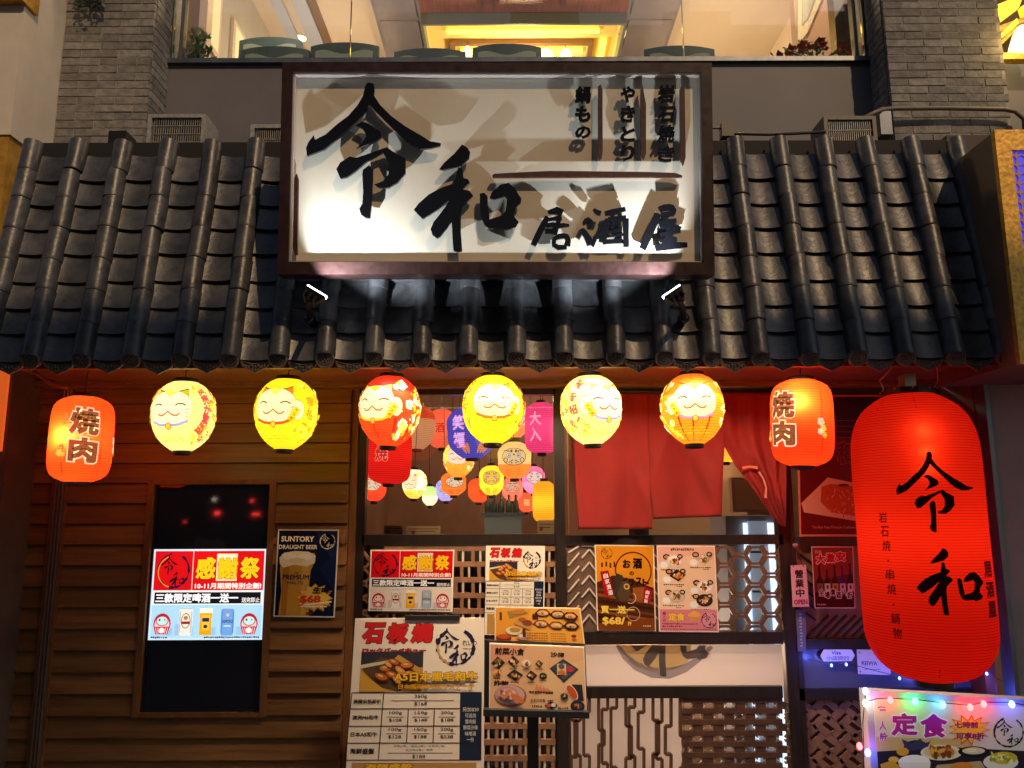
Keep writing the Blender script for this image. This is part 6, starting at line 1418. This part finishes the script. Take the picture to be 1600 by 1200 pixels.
for i in range(3):
    x0 = ca+.10+i*.70; MB().box(x0, x0+.56, 6.9, Yc0-.12, CZ-.045, CZ-.0305).build("ceiling_panel", M_REDWOOD, rm)
    MB().box(x0+.05, x0+.51, 6.95, Yc0-.17, CZ-.06, CZ-.0455).build("ceiling_panel", M_REDWOOD, rm)
for s, (a, b) in ((0, (gx0, ca)), (1, (cb2, gx1))):
    for y0 in (7.05, 7.62): MB().box(a+.04, b-.04, y0, y0+.5, CZ-.042, CZ-.0305).build("ceiling_panel", M_MAUVE, rm)
# moulding beams running back along the left side
M_BLUEW = mat("pale_blue_moulding", (.45, .47, .55), .4); M_BRN = mat("brown_moulding", (.22, .13, .07), .45)
for x0, x1, m, dz_ in ((-2.30, -2.14, M_BLUEW, .05), (-2.13, -2.05, M_BRN, .03), (-2.52, -2.40, M_BLUEW, .04)): MB().box(x0, x1, YS+.2, 13, CZ-dz_, CZ-.001).build("moulding", m, rm)
# lit ceiling cove
cv = thing("lit_ceiling_cove", "rectangular yellow lit ceiling recess with a dark frame in the upstairs restaurant", "ceiling light", ((ca+cb2)/2, 8.6, CZ))
M_COVE = mat("cove_cream", (.80, .62, .25), .6); fr_ = .07
for q in ((ca, cb2, Yc0, Yc0+.03, CZ-.16, CZ), (ca, cb2, Yc1-.03, Yc1, CZ-.16, CZ), (ca, ca+.03, Yc0+.03, Yc1-.03, CZ-.16, CZ), (cb2-.03, cb2, Yc0+.03, Yc1-.03, CZ-.16, CZ)): MB().box(*q).build("cove_edge", mat("grey_green_edge", (.16, .18, .16), .5) if "grey_green_edge" not in bpy.data.materials else bpy.data.materials["grey_green_edge"], cv)
ct = CZ+.25
for q in ((ca, cb2, Yc0-.03, Yc0, CZ, ct), (ca, cb2, Yc1, Yc1+.03, CZ, ct), (ca-.03, ca, Yc0, Yc1, CZ, ct), (cb2, cb2+.03, Yc0, Yc1, CZ, ct)): MB().box(*q).build("cove_side", M_COVE, cv)
MB().box(ca, cb2, Yc0, Yc1, ct, ct+.03).build("cove_top", M_COVE, cv)
EMY = emis("yellow_tube", (1.0, .60, .06), 5)
MB().box(ca+.22, cb2-.22, 8.16, 8.22, ct-.045, ct-.02).build("light_tube", EMY, cv); MB().box(cb2-.17, cb2-.11, 8.36, Yc1-.2, ct-.045, ct-.02).build("light_tube", EMY, cv)
ia, ib, ya = ca+.24, cb2-.26, 8.38
for q in ((ia, ib, ya, ya+.06, ct-.06, ct-.001), (ia, ia+.06, ya+.06, Yc1-.1, ct-.06, ct-.001), (ib-.06, ib, ya+.06, Yc1-.1, ct-.06, ct-.001)): MB().box(*q).build("inner_frame", M_BRN, cv)
MB().box(ia+.12, ib-.12, 8.54, 8.62, ct-.05, ct-.02).build("light_tube", EMY, cv)
def lampP(pos, e, c_, nm, par):
    ld = bpy.data.lights.new(nm, "POINT"); ld.energy = e; ld.color = c_; ld.shadow_soft_size = .15
    lo = bpy.data.objects.new(nm, ld); COL.objects.link(lo); lo.location = pos; attach(lo, par)
lampP(((ca+cb2)/2, 8.5, CZ-.55), 120, (1, .70, .36), "cove_glow", cv)
for i, (px, py, lab) in enumerate(((610.5, 51, "round ceiling downlight left of the yellow cove"), (977.5, 52, "round ceiling downlight right of the yellow cove"), (470, 59, "small bright ceiling spot above the left chairs"))):
    d = _F+_R*((px-CX)/FPX)+_U*((CY-py)/FPX); zc_ = CZ-(.031 if i < 2 else 0); c_ = EYE+d*((zc_-EYE.z)/d.z)
    t = thing("downlight", lab, "downlight", c_, "restaurant ceiling downlights")
    MB().lathe([(.085, 0), (.085, -.006), (.062, -.008)], c_, n=20).build("ring", M_BEIGE, t); MB().lathe([(.06, -.0085), (.06, -.010)], c_, n=20).build("lens", emis("downlight_lens%d" % i, (1, .80, .45), .7 if i < 2 else 5), t)
for k in range(2): pass
# pendant shades
for i, (px, py, Yc, wd) in enumerate(((730.5, 84, 8.0, 14), (853, 88, 8.1, 24), (884, 88, 8.1, 20))):
    c_ = W(px, py, Yc); r = wd/FPX*Yc*1.1/2
    t = thing("pendant_lamp", ("single glowing white pendant shade between two chairs upstairs", "wider glowing pendant shade left of its neighbour under the cove upstairs", "glowing pendant shade at the right end of the cove upstairs")[i], "pendant lamp", c_, "pendant lamps upstairs")
    MB().lathe([(r*.35, .09), (r*.8, .05), (r, -.03), (r*.9, -.07)], c_, n=20).build("shade", emis("shade%d" % i, (1, .85, .42), 2.4), t, True); MB().tube([c_+Vector((0, 0, .09)), Vector((c_.x, c_.y, CZ-.03))], .008, 6).build("rod", M_BRN, t)
# chairs at the window
M_TEAL = mat("teal_upholstery", (.07, .125, .15), .6, noise=.2, scale=12); M_TEALP = mat("pale_teal_panel", (.33, .42, .38), .7)
def chair(label, x0, x1, ytop, Y):
    xl_, xr_ = W(x0, ytop, Y).x, W(x1, ytop, Y).x; zt = W((x0+x1)/2, ytop, Y).z; cx_ = (xl_+xr_)/2; hw = (xr_-xl_)/2; zf = FZ
    t = thing("dining_chair", label, "chair", (cx_, Y, zf), "teal dining chairs along the upstairs window")
    v, f = [], []; n = 14
    for j, (zz, th) in enumerate(((zf+.44, .06), (zt-.20, .06), (zt-.05, .055), (zt, .03))):
        for i in range(n+1):
            u = i/n*2-1; y = Y+.03*u*u; drop = .014*abs(u)**2.5 if j >= 2 else 0
            k = 1.0; v.append((cx_+u*hw*k, y, zz-drop)); v.append((cx_+u*hw*k, y+th, zz-drop))
    m = 2*(n+1)
    for j in range(3):
        for i in range(n): a = j*m+2*i; f += [(a, a+m, a+m+2, a+2), (a+1, a+3, a+m+3, a+m+1)]
        f += [(j*m, j*m+1, j*m+m+1, j*m+m), (j*m+2*n, j*m+m+2*n, j*m+m+2*n+1, j*m+2*n+1)]
    for i in range(n): a = 3*m+2*i; f.append((a, a+1, a+3, a+2))
    mk("backrest", v, f, M_TEAL, t)
    vv, ff = [], []
    for j in range(2):
        for i in range(n+1): u = i/n*2-1; vv.append((cx_+u*hw*.84, Y-.004+.03*(u*.8)**2, (zf+.5) if j == 0 else zt-.075-.02*math.cos(u*4)))
    for i in range(n): ff.append((i, i+1, i+n+2, i+n+1))
    mk("back_panel", vv, ff, M_TEALP, t, True)
    MB().box(cx_-hw*.86, cx_+hw*.86, Y+.11, Y+.52, zf+.40, zf+.48).build("seat", M_TEAL, t)
    for sx_ in (-1, 1):
        for yy in (.10, .48): MB().tube([(cx_+sx_*hw*.72, Y+yy, zf+.40), (cx_+sx_*hw*.78, Y+yy, zf)], [.02, .014], 6).build("leg", M_BRN, t)
chair("teal chair back seen double at the left end of the upstairs window", 374, 482, 72, 5.20)
chair("taller teal chair behind the left end chair upstairs", 372, 470, 57.5, 5.75)
chair("teal chair back upstairs across the left glass joint", 484, 591, 66, 5.20)
chair("dark low chair back upstairs under the left side of the yellow cove", 615, 727, 75, 5.25)
chair("dark chair back upstairs in the middle, over the signboard's top edge", 738, 846, 68, 5.25)
chair("teal chair back upstairs near the right glass joint", 1007, 1118, 71, 5.20)
# pictures on the walls, corner columns, flowers
def wallpic(label, Y0, Y1, z0, z1, x, s, face):
    t = thing("wall_picture", label, "picture", (x, (Y0+Y1)/2, z0)); e = .03*s
    MB().box(min(x, x+e), max(x, x+e), Y0, Y1, z0, z1).build("frame", M_PALE, t); MB().box(min(x+e*1.02, x+e*1.2), max(x+e*1.02, x+e*1.2), Y0+.05, Y1-.05, z0+.05, z1-.05).build("picture_face", face, t)
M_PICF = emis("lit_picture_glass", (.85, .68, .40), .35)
wallpic("pale glowing framed picture on the left wall upstairs, nearer one", 5.9, 6.5, FZ+1.55, FZ+2.2, xL+.001, 1, M_PICF); wallpic("pale glowing framed picture on the left wall upstairs, above the left chairs", 6.8, 7.4, FZ+1.55, FZ+2.2, xL+.001, 1, M_PICF)
wc = W(1243, 40, 5.9)
pw_ = thing("wall_fin", "short pink beige wall with a framed picture at the right end upstairs", "wall", (wc.x, 5.9, FZ))
MB().box(wc.x, xR, 5.9, 6.0, FZ, CZ).build("wall_panel", mat("pink_beige_wall", (.50, .33, .25), .6), pw_)
q = quad([(1247, -30), (1247, 70), (1262, 50), (1296, -30)], 5.88); MB().slab(q, (0, .015, 0)).build("picture_mat", mat("cream_picture", (.66, .58, .40), .5), pw_)
MB().slab(quad([(1254, -30), (1254, 38), (1262, 28), (1284, -30)], 5.87), (0, .008, 0)).build("picture_face", mat("sage_picture", (.42, .42, .33), .5), pw_)
wl = thing("window_column", "brown and cream column inside the left end of the upstairs window", "column", (W(300, 50, 5.3).x, 5.3, FZ))
MB().box(W(285, 50, 5.3).x, W(309, 50, 5.3).x, 5.3, 5.4, FZ, CZ).build("brown_face", M_BRN, wl); MB().box(W(309.5, 50, 5.3).x, W(322, 50, 5.3).x, 5.3, 5.4, FZ, CZ).build("cream_face", M_BEIGE, wl)
MB().box(W(1306, 50, 5.0).x, W(1335, 50, 5.0).x, 5.0, 5.1, FZ, CZ).build("marble_face", mat("brown_marble", (.20, .13, .08), .25, noise=.5, scale=3), prop(thing("window_column", "brown marble column inside the right end of the upstairs window", "column", (W(1320, 50, 5.0).x, 5.0, FZ))))
def bouquet(label, x0, x1, ytop, Y, petals, seed):
    r = random.Random(seed); cx_ = (x0+x1)/2; base = W(cx_, 97, Y); t = thing("flower_arrangement", label, "flowers", base)
    lf, pt_, sm = MB(), MB(), MB()
    for i in range(26):
        px = r.uniform(x0, x1); u = abs(px-cx_)/((x1-x0)/2); py = ytop+(92-ytop)*(u**1.5)*.8+r.uniform(0, (92-ytop)*.7); c_ = W(px, py, Y+r.uniform(-.05, .05)); sm.tube([base+Vector(((px-cx_)/FPX*Y*.6, 0, -.05)), (base+c_)/2, c_], .003, 5)
        for k in range(5):
            a = r.uniform(0, 6.28); l = r.uniform(.025, .055); d1 = Vector((math.cos(a), r.uniform(-.5, .5), math.sin(a)))*l; d2 = Vector((-math.sin(a), r.uniform(-.4, .4), math.cos(a)))*l*.28; o_ = c_+Vector((r.uniform(-.03, .03), 0, r.uniform(-.03, .03))); lf.add([o_, o_+d1*.5+d2, o_+d1, o_+d1*.5-d2], [(0, 1, 2, 3)])
        if i % 2 == 0:
            for k in range(9): a = k*2.4; rr_ = .012+.0022*k; d1 = Vector((math.cos(a), -.5+r.uniform(-.3, .3), math.sin(a)))*rr_; d2 = Vector((-math.sin(a), 0, math.cos(a)))*rr_*.6; o_ = c_+Vector((0, -.03, 0)); pt_.add([o_, o_+d1*.6+d2, o_+d1*1.3, o_+d1*.6-d2], [(0, 1, 2, 3)])
    sm.build("stem", mat("stem_green", (.06, .12, .04), .6) if "stem_green" not in bpy.data.materials else bpy.data.materials["stem_green"], t); lf.build("foliage", mat("leaf_green%d" % seed, (.15, .32, .12), .5, noise=.4, scale=30), t); pt_.build("blossom", petals, t)
    MB().lathe([(.05, -.02), (.08, .04), (.085, .06)], base-Vector((0, 0, .08)), n=16).build("vase", M_BRN, t, True)
bouquet("white lily arrangement in the left corner of the upstairs window", 287, 334, 48, 5.0, mat("white_petal", (.70, .70, .62), .5), 3)
bouquet("red and green flower arrangement in the right corner of the upstairs window", 1212, 1332, 66, 4.98, mat("red_petal", (.75, .12, .06), .5, noise=.4, scale=20), 7)
lampP((-1.6, 5.25, FZ+2.3), 85, (1, .76, .50), "added_room_glow", rm); lampP((2.1, 5.25, FZ+2.3), 85, (1, .74, .42), "added_room_glow", rm)  # added unseen point lights, brighten chairs and flowers near the glass
lampP((-2.0, 7.6, CZ-1.3), 60, (1, .78, .55), "added_room_glow", rm); lampP((2.2, 7.6, CZ-1.3), 60, (1, .76, .48), "added_room_glow", rm)  # added unseen point lights further back, brighten the ceiling
# golden lantern lamp outside at the top right corner
gl = thing("golden_wall_lamp", "golden roofed lamp with a white glowing shade at the top right corner", "lamp", W(1590, 60, 4.60))
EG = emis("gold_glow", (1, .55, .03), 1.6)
def gq(pts, Y, d, m, nm): MB().slab([W(x, y, Y) for x, y in pts], (0, d, 0)).build(nm, m, gl)
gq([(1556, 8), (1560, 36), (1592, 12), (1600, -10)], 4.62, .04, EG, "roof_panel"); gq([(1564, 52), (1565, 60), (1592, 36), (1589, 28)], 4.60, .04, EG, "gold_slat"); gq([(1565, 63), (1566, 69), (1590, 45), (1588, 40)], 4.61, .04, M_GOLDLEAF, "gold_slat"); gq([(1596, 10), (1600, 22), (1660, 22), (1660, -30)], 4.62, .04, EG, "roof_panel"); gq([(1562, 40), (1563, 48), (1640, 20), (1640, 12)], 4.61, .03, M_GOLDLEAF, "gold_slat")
c_ = W(1600, 66, 4.60); MB().lathe([(.03, .11), (.06, .06), (.085, -.01), (.10, -.065), (.095, -.07)], c_, n=24).build("shade", emis("white_shade", (1, .88, .45), 2.2), gl, True)
gq([(1566, 82), (1567, 92), (1640, 92), (1640, 84)], 4.58, .06, M_GOLDLEAF, "base_rail")
lampP(W(1604, 60, 4.42), 5, (1, .66, .2), "lamp_glow", gl)
MB().box(W(1567, 80, YB).x+.01, 6, 4.85, 4.95, zb(92, YS), zb(-60, YS)).build("neighbour_window_back", prop and M_INDARK, gl)
bk = MB().box(-6, 6, 13.1, 13.2, 0, 9).build("building_back_wall", M_INDARK); prop(bk, kind="structure", label="dark back wall of the building")
tp = MB().box(-6, 6, YS+.2, 13.2, CZ+.45, CZ+.6).build("building_top_slab", M_INDARK); prop(tp, kind="structure", label="dark slab over the restaurant")
